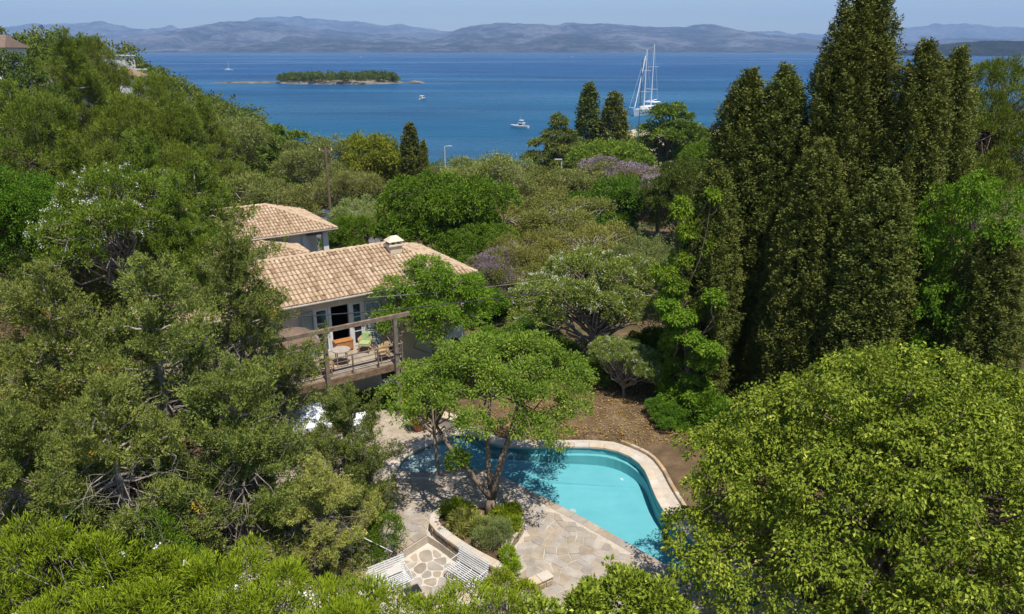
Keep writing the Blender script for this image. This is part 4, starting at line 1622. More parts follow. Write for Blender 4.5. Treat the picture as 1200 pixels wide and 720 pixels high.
def hip_roof(root, s0, s1, q0, q1, ze, rise, seed, hip_l=True, hip_r=True, shed=False):
    """roof part with its tiles; local coordinates of the house"""
    r_ = np.random.default_rng(seed)
    qm = q1 if shed else (q0 + q1) / 2
    hw = qm - q0
    ra = s0 + (hw if hip_l else 0)
    rb = s1 - (hw if hip_r else 0)
    a, b, c, d = (s0, q0, ze), (s1, q0, ze), (s1, q1, ze), (s0, q1, ze)
    e, f = (ra, qm, ze + rise), (rb, qm, ze + rise)
    mb_ = MB()
    if shed:
        mb_.add([a, b, f, e, (s1, q1, ze)], [(0, 1, 2, 3), (1, 4, 2)])
    else:
        mb_.add([a, b, c, d, e, f], [(0, 1, 5, 4), (1, 2, 5), (2, 3, 4, 5), (3, 0, 4)])
    under = [(p[0], p[1], ze - .07) for p in (a, b, c, d)]
    mb_.add([a, b, c, d] + under, [(0, 4, 5, 1), (1, 5, 6, 2), (2, 6, 7, 3), (3, 7, 4, 0), (7, 6, 5, 4)])
    ro = mb_.build('roof', M['tile_bed'], root)
    V, F, T = [], [], []

    def put(res):
        b0 = len(V)
        V.extend(res[0])
        F.extend([tuple(i + b0 for i in q_) for q_ in res[1]])
        T.extend(res[2])
    put(tiles_on(a, b, f, e, r_))
    put(tiles_on(b, c, f, f, r_))
    if not shed:
        put(tiles_on(c, d, e, f, r_))
        put(tiles_on(d, a, e, e, r_))
        put(ridge_caps(e, f, r_))
        put(ridge_caps(c, f, r_))
        put(ridge_caps(a, e, r_))
    put(ridge_caps(b, f, r_))
    me = np_mesh('roof_tiles', np.array(V), np.array(F), 4, np.array(T), smooth=False)
    t = link('roof_tiles', me, M['tile'], ro)
    tag(t, kind='stuff')
    gt = MB().tube([(s0, q0 - .07, ze - .05), (s1 + .05, q0 - .07, ze - .05)], .06, 7)
    gt.tube([(s1 + .07, q0, ze - .05), (s1 + .07, q1, ze - .05)], .06, 7)
    gt.build('gutter', M['gutter'], ro, True)
    return ro


def box_part(name, root, mat, lo, hi, bevel=0.0):
    c = [(a + b) / 2 for a, b in zip(lo, hi)]
    s_ = [b - a for a, b in zip(lo, hi)]
    o = MB().box((0, 0, 0), s_).build(name, mat, root, bevel=bevel)
    o.location = c
    return o


# ------------------------------------------------------------------ main house
house = empty('house', E0, HROT)
tag(house, 'main villa with pale barrel-tile roof, chimney and upper timber terrace', 'house')
ZE = 5.3
hip_roof(house, -5.0, 10.45, 0.0, 6.7, ZE, 1.28, 31)
W0, W1 = .55, 6.2
# front wall built in pieces round its openings
for nm, a0, a1, z0, z1 in (('wall', -4.5, 2.0, 2.45, ZE - .08), ('wall', 4.5, 9.95, 2.45, ZE - .08), ('wall', 2.0, 4.5, 4.72, ZE - .08),
                           ('wall', -4.5, 5.1, -.4, 2.45), ('wall', 6.2, 8.72, -.4, 2.45), ('wall', 5.1, 6.2, -.4, .25), ('wall', 5.1, 6.2, 2.1, 2.45)):
    box_part(nm, house, M['render'], (a0, W0, z0), (a1, W0 + .3, z1))
box_part('wall', house, M['render'], (9.65, W0 + .3, -.4), (9.95, W1, ZE - .08))
box_part('wall', house, M['render'], (-4.5, W1 - .3, -.4), (9.65, W1, ZE - .08))
# wall with the arched opening at the right end of the ground floor
arch = MB()
xa, xb, zs = 8.95, 9.65, 1.45
ac = [(xa, -.4)] + [((xa + xb) / 2 - (xb - xa) / 2 * math.cos(t), zs + (xb - xa) / 2 * math.sin(t)) for t in np.linspace(0, math.pi, 11)] + [(xb, -.4)]
outl = [(8.72, -.4)] + ac + [(9.95, -.4), (9.95, 2.45), (8.72, 2.45)]
tr_ = tessellate_polygon([[Vector((p[0], p[1], 0)) for p in outl]])
arch.add([(p[0], W0, p[1]) for p in outl] + [(p[0], W0 + .3, p[1]) for p in outl],
         [tuple(t) for t in tr_] + [tuple(i + len(outl) for i in reversed(t)) for t in tr_]
         + [(i, (i + 1) % len(outl), (i + 1) % len(outl) + len(outl), i + len(outl)) for i in range(len(outl))])
arch.build('arched_wall', M['white_wall'], house)
# rooms behind the openings, their unlit darkness put into the wall colour
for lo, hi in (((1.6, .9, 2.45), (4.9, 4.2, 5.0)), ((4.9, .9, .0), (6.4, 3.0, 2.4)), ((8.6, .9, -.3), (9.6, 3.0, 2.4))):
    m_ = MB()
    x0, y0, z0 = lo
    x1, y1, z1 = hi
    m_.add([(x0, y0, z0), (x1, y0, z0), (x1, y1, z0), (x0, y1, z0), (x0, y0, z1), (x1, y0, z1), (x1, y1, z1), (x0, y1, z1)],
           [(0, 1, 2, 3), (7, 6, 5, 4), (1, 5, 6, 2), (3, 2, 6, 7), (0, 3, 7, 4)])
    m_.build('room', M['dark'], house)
# terrace doors: white posts, leaves with panes, one leaf folded back, grey-green shutters
def glazed(name, x0, x1, z0, z1, y, root, rails=3):
    d_ = empty(name, (x0, y, z0))
    d_.parent = root
    w, h = x1 - x0, z1 - z0
    fr_ = MB()
    for c, s_ in (((.045, 0, h / 2), (.09, .06, h)), ((w - .045, 0, h / 2), (.09, .06, h)), ((w / 2, 0, .06), (w - .18, .056, .12)), ((w / 2, 0, h - .05), (w - .18, .056, .10))):
        fr_.box(c, s_)
    for k in range(1, rails):
        fr_.box((w / 2, 0, h * k / rails), (w - .18, .04, .035))
    fr_.build('frame', M['white'], d_)
    MB().box((w / 2, 0, h / 2), (w - .17, .012, h - .2)).build('pane', M['glass'], d_)
    return d_


box_part('door_post', house, M['white'], (2.0, W0 + .06, 2.45), (2.09, W0 + .20, 4.72))
box_part('door_post', house, M['white'], (2.72, W0 + .04, 2.45), (2.86, W0 + .22, 4.72))
box_part('door_post', house, M['white'], (3.72, W0 + .04, 2.45), (3.88, W0 + .22, 4.72))
box_part('door_post', house, M['white'], (4.41, W0 + .06, 2.45), (4.5, W0 + .20, 4.72))
glazed('glazed_door', 2.09, 2.72, 2.5, 4.70, W0 + .13, house)
glazed('glazed_door', 3.88, 4.41, 2.5, 4.70, W0 + .13, house)


def shutter(x, y, z, w, h, ang):
    d_ = empty('shutter', (x, y, z), ang)
    d_.parent = house
    f_ = MB()
    for c, s_ in (((.03, 0, h / 2), (.06, .05, h)), ((w - .03, 0, h / 2), (.06, .05, h)), ((w / 2, 0, .04), (w - .12, .046, .08)), ((w / 2, 0, h - .04), (w - .12, .046, .08)), ((w / 2, 0, h / 2), (w - .12, .046, .07))):
        f_.box(c, s_)
    f_.build('frame', M['shutter'], d_)
    s_ = MB()
    for k in range(22):
        zz = .11 + k * (h - .2) / 22
        s_.box((w / 2, 0, zz), (w - .12, .045, .012), Matrix.Rotation(R(38), 3, 'X'))
    s_.build('louvres', M['shutter'], d_)


shutter(2.0, W0 - .04, 2.52, .62, 2.18, R(180 + 12))
shutter(4.52, W0 - .05, 2.52, .72, 2.18, R(-28))
glazed('window', 5.1, 6.2, .25, 2.1, W0 + .16, house, 2)
box_part('window_sill', house, M['white_wall'], (4.98, W0 - .14, .14), (6.32, W0 - .003, .23))
# bracket lamps and small rain pipe
for x in (3.1, 5.4):
    box_part('bracket', house, M['white'], (x, .12, ZE - .35), (x + .06, .20, ZE - .1))
# chimney
ch = empty('chimney', (7.1, 2.55, ZE + .12))
ch.parent = house
MB().box((0, 0, .55), (.66, .55, 1.35)).build('stack', M['render'], ch, bevel=.02)
MB().box((0, 0, 1.27), (.82, .70, .10)).build('collar', M['render'], ch, bevel=.02)
c_ = MB()
for sx_ in (-.3, 0, .3):
    for sy_ in (-.22, .22):
        c_.box((sx_, sy_, 1.40), (.09, .09, .18))
c_.build('vent_legs', M['render'], ch)
c_ = MB().add([(-.42, -.35, 1.48), (.42, -.35, 1.48), (.42, .35, 1.48), (-.42, .35, 1.48), (-.18, -.05, 1.72), (.18, -.05, 1.72), (.18, .05, 1.72), (-.18, .05, 1.72)],
              [(3, 2, 1, 0), (0, 1, 5, 4), (1, 2, 6, 5), (2, 3, 7, 6), (3, 0, 4, 7), (4, 5, 6, 7)])
c_.build('cap', M['render'], ch)
# upper terrace
ter = empty('timber_terrace', (0, 0, 0))
ter.parent = house
TZ0 = 2.5
T0, T1, Q0, Q1 = -3.4, 5.0, -2.35, W0
for k in range(20):
    y0 = Q0 + k * (Q1 - Q0) / 20
    o = MB().box((0, 0, 0), (T1 - T0, (Q1 - Q0) / 20 - .012, .04)).build('plank', M['plank'], ter)
    o.location = ((T0 + T1) / 2, y0 + (Q1 - Q0) / 40, TZ0)
box_part('edge_beam', ter, M['timber'], (T0, Q0 - .14, TZ0 - .28), (T1, Q0 - .005, TZ0 + .02))
box_part('edge_beam', ter, M['timber'], (T1 + .003, Q0 - .14, TZ0 - .28), (T1 + .12, Q1, TZ0 + .02))
for x in (-3.0, 1.4, 4.62):
    box_part('post', ter, M['timber'], (x - .085, Q0 - .34, -.5), (x + .085, Q0 - .17, 4.785))
box_part('pergola_beam', ter, M['timber'], (T0 - .4, Q0 - .33, 4.79), (T1 + .35, Q0 - .18, 4.96))
for k in range(5):
    x = 4.75 + k * .42
    o = MB().bar((x, Q0 + .2 + k * .5, 2.9 + .18 * k), (x + .12, W0 - .05, 4.6), .05).build('slat', M['timber'], ter)
for k in range(4):
    MB().tube([(T0, Q0 - .06, TZ0 + .28 + k * .22), (T1, Q0 - .06, TZ0 + .28 + k * .22)], .018 if k < 3 else .035, 6).build('rail', M['timber'], ter)
    MB().tube([(T1 + .06, Q0, TZ0 + .28 + k * .22), (T1 + .06, Q1, TZ0 + .28 + k * .22)], .018 if k < 3 else .035, 6).build('rail', M['timber'], ter)
for x in np.linspace(T0 + .1, T1, 8):
    box_part('baluster', ter, M['timber'], (x - .03, Q0 - .09, TZ0 + .02), (x + .03, Q0 - .03, TZ0 + .96))


def hl(x, y, z):
    """house-local point to world"""
    c_, s_ = math.cos(HROT), math.sin(HROT)
    return (E0.x + x * c_ - y * s_, E0.y + x * s_ + y * c_, z)


def armchair(x, y, rz, label, cushion):
    a = empty('armchair', hl(x, y, TZ0 + .02), HROT + rz)
    tag(a, label, 'chair', 'chairs on the timber terrace')
    s_ = MB()
    s_.box((0, 0, .40), (.56, .56, .07))
    s_.build('seat', M['wicker'], a, bevel=.02)
    n_ = 13
    v, f = [], []
    for k in range(n_):
        t = math.pi * (k / (n_ - 1)) 
        for zz, rd in ((.40, .29), (.62 + .22 * math.sin(t) ** 2, .33)):
            for rr_ in (rd, rd + .035):
                v.append((rr_ * math.cos(t), rr_ * math.sin(t) * .95 - .02, zz))
    for k in range(n_ - 1):
        b = 4 * k
        f += [(b, b + 4, b + 6, b + 2), (b + 1, b + 3, b + 7, b + 5), (b + 2, b + 6, b + 7, b + 3)]
    MB().add(v, f).build('backrest', M['wicker'], a, True)
    for sx_ in (-.22, .22):
        for sy_ in (-.22, .22):
            MB().tube([(sx_, sy_, .38), (sx_ * 1.15, sy_ * 1.15, 0)], [.025, .018], 6).build('leg', M['wicker'], a)
    if cushion:
        MB().box((0, -.01, .475), (.48, .48, .09)).build('cushion', M['cushion'], a, bevel=.035)
        MB().box((0, .24, .70), (.42, .09, .42), Matrix.Rotation(R(-12), 3, 'X')).build('back_cushion', M['cushion'], a, bevel=.035)
    return a


armchair(4.05, -.35, R(-40), 'wicker armchair with pale green cushion beside the terrace doors', True)
armchair(4.35, -1.7, R(-80), 'dark wicker armchair at the railing end of the timber terrace', False)
armchair(1.7, -1.7, R(150), 'wicker armchair half behind juniper twigs at the terrace post', False)
tb = empty('terrace_table', hl(2.6, -1.1, TZ0 + .02), HROT)
tag(tb, 'small round table between the armchairs on the timber terrace', 'table')
MB().tube([(0, 0, .68), (0, 0, .72)], .42, 20).build('table_top', M['plank'], tb)
for k in range(4):
    an = k * math.pi / 2 + .6
    MB().tube([(.30 * math.cos(an), .30 * math.sin(an), .68), (.34 * math.cos(an), .34 * math.sin(an), 0)], [.025, .02], 6).build('leg', M['wicker'], tb)
sb = empty('sideboard', hl(3.25, .35, TZ0 + .02), HROT)
tag(sb, 'orange wooden chest in the open terrace doorway', 'chest')
MB().box((0, 0, .28), (.85, .38, .46)).build('body', M['orange_wood'], sb, bevel=.01)
MB().box((0, 0, .53), (.92, .44, .035)).build('top', M['orange_wood'], sb, bevel=.008)
for x in (-.2, .2):
    MB().box((x, -.196, .28), (.38, .015, .38)).build('door', M['orange_wood'], sb)


def parasol(name, label, x, y, z, half, hh, mat, pole_mat, rz, sides=4, drop=.55, group=None):
    p = empty(name, (x, y, z), rz)
    tag(p, label, 'parasol', group)
    MB().tube([(0, 0, 0), (0, 0, hh + .08)], .03, 8).build('pole', pole_mat, p)
    MB().tube([(0, 0, 0), (0, 0, .07)], .28, 14).build('base', M['steel'], p)
    v, f = [(0, 0, hh)], []
    n_ = sides * 4
    for ring_, (rf, dz) in enumerate(((.5, drop * .42), (1.0, drop), (1.0, drop + .14))):
        for k in range(n_):
            a = 2 * math.pi * k / n_ + math.pi / 4
            sec = 2 * math.pi / sides
            m_ = math.cos(sec / 2) / math.cos(((a - math.pi / 4) % sec) - sec / 2)
            sg = .05 * rf * (1 - m_) / (1 - math.cos(sec / 2)) if sides < 20 else 0
            v.append((half * 1.414 * rf * m_ * math.cos(a), half * 1.414 * rf * m_ * math.sin(a), hh - dz + .06 * rf * 0 + sg))
    f += [(0, 1 + k, 1 + (k + 1) % n_) for k in range(n_)]
    for rg in range(2):
        f += [(1 + rg * n_ + k, 1 + (rg + 1) * n_ + k, 1 + (rg + 1) * n_ + (k + 1) % n_, 1 + rg * n_ + (k + 1) % n_) for k in range(n_)]
    o = MB().add(v, f).build('canopy', mat, p)
    md = o.modifiers.new('thick', 'SOLIDIFY')
    md.thickness = .008
    for k in range(sides):
        a = 2 * math.pi * k / sides + math.pi / 4
        MB().bar((0, 0, hh - .02), (half * 1.40 * math.cos(a), half * 1.40 * math.sin(a), hh - drop - .02), .02).build('rib', pole_mat, p)
    return p


w = hl(.35, -1.15, TZ0 + .02)
parasol('brown_parasol', 'brown fabric parasol on the timber terrace beside the juniper', w[0], w[1], w[2], 1.05, 2.25, M['brown_cloth'], M['timber'], HROT)

# ------------------------------------------------------------------ house behind and its low annex
h2 = empty('rear_house', hl(0, 14.6, 0), HROT)
tag(h2, 'farther villa with hipped tile roof behind the main house', 'house')
hip_roof(h2, -4.0, 8.5, 0, 7.0, 5.0, 1.32, 37)
for lo, hi in (((-3.5, .55, -2), (6.6, .85, 4.92)), ((6.6, .55 + 2.0, -2), (7.95, .85 + 2.0, 4.92)), ((7.65, 2.86, -2), (7.95, 6.4, 4.92)), ((-3.5, 6.1, -2), (7.64, 6.4, 4.92)), ((6.61, .85, -2), (6.9, 2.54, 4.92))):
    box_part('wall', h2, M['white_wall'], lo, hi)
box_part('column', h2, M['white_wall'], (7.65, .35, -2), (8.0, .70, 4.92))
box_part('porch_beam', h2, M['timber'], (6.62, .40, 4.62), (7.64, .60, 4.92))
box_part('downpipe', h2, M['white'], (6.3, .44, 2), (6.38, .52, 4.9))
an_ = empty('annex', hl(0, 12.3, 0), HROT)
tag(an_, 'low tiled annex between the main house and the farther villa', 'annex')
hip_roof(an_, -4.5, 5.8, 0, 2.6, 4.25, .62, 39, hip_l=False, shed=True)
for lo, hi in (((-4.2, .4, -1.5), (5.4, .7, 4.17)), ((5.1, .71, -1.5), (5.4, 2.5, 4.17))):
    box_part('wall', an_, M['white_wall'], lo, hi)
box_part('parapet', an_, M['white_wall'], (-4.5, -1.3, 3.7), (6.4, -.3, 3.95))
box_part('parapet_wall', an_, M['white_wall'], (-4.2, -1.1, -1.5), (6.2, -.5, 3.69))

# ================================================================== THINGS ROUND THE POOL
def bench(x, y, z, rz, label):
    b = empty('slatted_bench', (x, y, z), rz)
    tag(b, label, 'bench', 'white benches on the patio')
    L = 1.35
    for k in range(7):
        o = MB().box((0, 0, 0), (L, .030, .022)).build('seat_slat', M['white'], b)
        yy = -.26 + k * .083
        o.location = (0, yy, .42 + .012 * math.cos((k - 2) * .5))
    for k in range(8):
        o = MB().box((0, 0, 0), (L, .022, .030)).build('back_slat', M['white'], b)
        o.location = (0, .29 + .02 * k, .48 + .068 * k)
        o.rotation_euler = (R(-16), 0, 0)
    for sx_ in (-.56, 0, .56):
        MB().tube([(sx_, -.27, .39), (sx_, .25, .395), (sx_, .31, .48), (sx_, .45, .98)], .014, 6).build('frame', M['white'], b)
    for sx_ in (-.56, .56):
        MB().tube([(sx_, -.25, .39), (sx_, -.29, 0)], [.018, .016], 6).build('leg', M['white'], b)
        MB().tube([(sx_, .26, .39), (sx_, .36, 0)], [.018, .016], 6).build('leg', M['white'], b)
        MB().tube([(sx_, -.27, .20), (sx_, .31, .20)], .010, 5).build('stretcher', M['white'], b)
        MB().tube([(sx_ * 1.13, -.24, .40), (sx_ * 1.13, -.22, .62), (sx_ * 1.13, -.05, .66), (sx_ * 1.13, .37, .68)], .013, 6).build('armrest', M['white'], b)
    return b


bench(-1.50, 19.32, -.30, R(-42), 'white slatted bench standing against the stone planter')
bench(-3.82, 18.88, -.30, R(34), 'white slatted bench backed by the green shrub under the juniper')
lt = empty('low_table', (-3.12, 18.62, -.30), R(30))
tag(lt, 'low table with dark top and pale frame in front of the shrub-side bench', 'table')
MB().box((0, 0, .34), (.52, .42, .02)).build('table_top', M['black'], lt)
fr_ = MB()
for c, s_ in (((0, .235, .34), (.62, .05, .06)), ((0, -.235, .34), (.62, .05, .06)), ((.285, 0, .34), (.05, .42, .06)), ((-.285, 0, .34), (.05, .42, .06))):
    fr_.box(c, s_)
fr_.build('frame', M['flag_big'], lt)
for sx_ in (-.27, .27):
    for sy_ in (-.21, .21):
        MB().box((sx_, sy_, .155), (.05, .05, .31)).build('leg', M['flag_big'], lt)
bb = empty('stone_block', (-2.28, 18.6, -.30), R(10))
tag(bb, 'squat brown stone block on the patio beside the oleander hedge', 'stone block')
MB().box((0, 0, .2), (.50, .42, .4)).build('block', M['flag_big'], bb, bevel=.05)
parasol('white_parasol', 'white parasol half hidden behind the juniper beside the paving', -8.15, 26.6, 0, 1.0, 2.45, M['white_cloth'], M['steel'], R(25))
# potted plant and stone seat at the head of the pool
pot = empty('potted_shrub', (-4.15, 28.95, 0))
tag(pot, 'leafy shrub in a terracotta pot at the head of the pool', 'potted plant')
MB().tube([(0, 0, 0), (0, 0, .12), (0, 0, .36), (0, 0, .42)], [.19, .23, .31, .33], 16).build('pot', M['terracotta'], pot, True)
r = np.random.default_rng(7)
C, O = lobe_clumps([(0, 0, .72, .48, .48, .36)], 60, r, .4)
P, D, T = clump_leaves(C, O, 24, .16, .6, r, upw=.3)
link('foliage', leaf_mesh('pot_foliage', P, D, .12, .05, T, r), LM['yellow'], pot)
sbk = empty('garden_bench', (-2.95, 29.35, 0), R(-30))
tag(sbk, 'pale stone bench beside the terracotta pot', 'stone bench')
MB().box((0, 0, .24), (1.0, .45, .48)).build('block', M['coping'], sbk, bevel=.03)
MB().box((0, 0, .51), (1.08, .52, .06)).build('slab', M['coping'], sbk, bevel=.015)
# a sun lounger at the left edge of the paving
sl = empty('sun_lounger', (-6.5, 28.3, 0), R(110))
tag(sl, 'white sun lounger on the paving beside the juniper tip', 'sun lounger')
MB().box((0, 0, .30), (1.2, .6, .06)).build('seat', M['white'], sl, bevel=.02)
MB().box((.82, 0, .48), (.66, .6, .06), Matrix.Rotation(R(-35), 3, 'Y')).build('backrest', M['white'], sl, bevel=.02)
for sx_ in (-.5, .5):
    for sy_ in (-.24, .24):
        MB().box((sx_, sy_, .13), (.05, .05, .27)).build('leg', M['white'], sl)


def cable(name, label, a, b, sag, rad, mat):
    a, b = Vector(a), Vector(b)
    p = [a.lerp(b, t) + Vector((0, 0, -sag * 4 * t * (1 - t))) for t in np.linspace(0, 1, 24)]
    o = MB().tube(p, rad, 5).build(name, mat, None, True)
    tag(o, label, 'cable')
    return o


cable('overhead_cable', 'thick black cable strung past the terrace beam', (atY(340, 372, 27.0)[0], 27.0, atY(340, 372, 27.0)[1]), (atY(640, 342, 33)[0], 33, atY(640, 342, 33)[1]), .12, .022, M['cable'])
cable('overhead_cable', 'thin pale cable crossing in front of the feathery tree', (atY(430, 349, 31.2)[0], 31.2, atY(430, 349, 31.2)[1]), (atY(660, 325, 36)[0], 36, atY(660, 325, 36)[1]), .1, .009, M['gutter'])
cable('white_rope', 'white rope running down from the juniper to the patio bench', (atY(372, 604, 20.2)[0], 20.2, atY(372, 604, 20.2)[1]), (atY(460, 647, 20.0)[0], 20.0, atY(460, 647, 20.0)[1]), .0, .017, M['white'])

# ================================================================== TREES AND SHRUBS
# ------------------------------------------------------------------ the poolside tree (its own shape: forked trunk, umbrella crown)
r = np.random.default_rng(201)
q = random.Random(4)
TX, TY, TZ = -0.78, 22.35, 0.3
lobes = []
for s_, na in ((0.0, 1), (.42, 6), (.75, 10), (1.0, 14)):
    for i in range(na):
        a = 6.283 * i / na + s_ * 2
        R0 = q.uniform(.75, 1.15) * (1.15 if s_ < .5 else 1)
        lobes.append((.05 + 3.15 * s_ * math.cos(a) + q.uniform(-.3, .3), 1.25 + 2.75 * s_ * math.sin(a) + q.uniform(-.3, .3),
                      5.9 - 1.95 * s_ ** 1.6 + q.uniform(-.3, .3) - .30 * math.sin(a) * s_, R0, R0, q.uniform(.38, .6)))
lobes = sublobes(lobes, 105, .55, r, .5, .8)
C, O = lobe_clumps(lobes, 1250, r, .35, -.5, .6)
P, D, T = clump_leaves(C, O, 36, .30, .42, r, .5, .8, .15, .1, .4, .35)
mb = MB()
LB = {}
fork = (0.05, .05, .55)
mb.tube([(0, 0, -.15), (.03, .02, .25), fork], [.25, .19, .17], 10)
lefty = [fork, (-.30, .05, 1.05), (-.80, .12, 1.75), (-1.35, .3, 2.4), (-1.9, .6, 3.2)]
righty = [fork, (.22, .15, 1.25), (.45, .35, 2.1), (.75, .6, 2.9), (1.0, 1.0, 3.9)]
mid_ = [fork, (-.05, .35, 1.5), (-.1, .8, 2.7), (0, 1.2, 4.0)]
mb.tube(lefty, [.14, .125, .11, .09, .06], 8)
mb.tube(righty, [.15, .13, .115, .095, .06], 8)
mb.tube(mid_, [.10, .09, .075, .05], 8)
# the elbow limb on the left that drops and then rises as a bare upright stem
elbow = [(-.85, .12, 1.8), (-1.35, .05, 1.72), (-1.78, 0, 1.62), (-1.84, .0, 1.9), (-1.86, .02, 2.5), (-1.9, .05, 3.1)]
mb.tube(elbow, [.08, .07, .07, .065, .06, .05], 7)
starts = [np.array(p) for p in (lefty[3], lefty[4], righty[3], righty[4], mid_[2], mid_[3], elbow[5])]
for e in C[r.choice(len(C), 150, replace=False)]:
    b = min(starts, key=lambda p: np.linalg.norm(p - e) + r.uniform(0, 1))
    p = limb(b, e, r, .08)
    mb.tube(p, list(np.linspace(.04, .008, len(p))), 4, cap=False)
# a leafy tuft low on the left limb
Ct, Ot = lobe_clumps([(-1.12, -.1, 2.2, .38, .38, .3)], 24, r, .2)
Pt, Dt, Tt = clump_leaves(Ct, Ot, 34, .2, .6, r)
P, D, T = np.concatenate([P, Pt]), np.concatenate([D, Dt]), np.concatenate([T, Tt])
pt = empty('poolside_tree', (TX, TY, TZ))
tag(pt, 'umbrella-crowned tree with forked trunk rising from the stone planter over the pool', 'tree')
link('trunk', mb.mesh('poolside_trunk', True), M['bark_brown'], pt)
link('crown', leaf_mesh('poolside_crown', P, D, .115 * r.uniform(.7, 1.3, len(P)), .055, T, r), LM['poolside'], pt)

# ------------------------------------------------------------------ cypresses on the right
tree_at('cypress_wide', 'cypress_tree', 'huge broad cypress towering above the others beside the bay', 1024, -50, 33, 185, .4)
tree_at('cypress_slim', 'cypress_tree', 'tall dark cypress second from the pool, its narrow tip against the sea', 922, 78, 33.5, 104, 1.3)
tree_at('cypress_slim', 'cypress_tree', 'dark cypress nearest the pool bank, leftmost of the tall row', 880, 83, 34, 112, 3.9)
tree_at('cypress_slim', 'cypress_tree', 'lower cypress standing in front of the huge broad one', 966, 165, 30.5, 105, 5.1)
tree_at('cypress_slim', 'cypress_tree', 'tall cypress with twin tips just right of the huge broad one', 1088, 50, 31, 108, 2.2)
tree_at('cypress_slim', 'cypress_tree', 'cypress at the far end of the row beside the pine', 1126, 58, 33, 98, 4.4)
tree_at('cypress_slim', 'cypress_tree', 'shorter cypress half hidden at the feet of the tall row', 1040, 200, 28.5, 120, .9)
tree_at('cypress_slim', 'cypress_tree', 'small cypress wrapped in bright climber beside the brown bank', 838, 190, 32, 90, 2.9)
tree_at('cypress_slim', 'cypress_tree', 'dusky cypress at the right edge behind the big leafy lime tree', 1175, 262, 26.5, 110, 1.8)
tree_at('pine', 'pine_tree', 'pine with rounded tufts at the right edge above the bright tree', 1180, 70, 36, 130, .6)
tree_at('tall_leafy', 'leafy_tree', 'bright green tree beside the cypress row at the right edge', 1160, 195, 28, 150, 2.0)
tree_at('climber', 'climbing_plant', 'bright green climber hanging down the cypresses by the pool bank', 808, 215, 31.2, 70, .4, cat='climber')
tree_at('climber', 'climbing_plant', 'low bright green climber spilling towards the brown bank', 815, 330, 30.0, 80, 2.5, cat='climber')
tree_at('linden', 'linden_tree', 'big lime tree with pale yellow-green bracts filling the lower right corner', 1088, 407, 17.2, None, .7, zb=0, sw=1.0)

# ------------------------------------------------------------------ house garden and middle of the valley
tree_at('feathery', 'feathery_tree', 'light feathery green tree in front of the house wall', 500, 293, 33.5, 138, .3, zb=.3)
tree_at('round_green', 'leafy_tree', 'dense rounded green tree behind the tiled house', 512, 193, 55, 158, 1.1)
tree_at('round_green', 'leafy_tree', 'dark leafy tree tucked behind the house chimney', 560, 262, 50, 110, 4.1)
tree_at('flowering', 'flowering_tree', 'wide pale tree covered in white blossom behind the poolside tree', 695, 296, 36, 180, .2, zb=.2)
tree_at('flowering', 'flowering_tree', 'low pale blossoming bush beside the brown bank', 735, 398, 32, 92, 2.4, zb=.1)

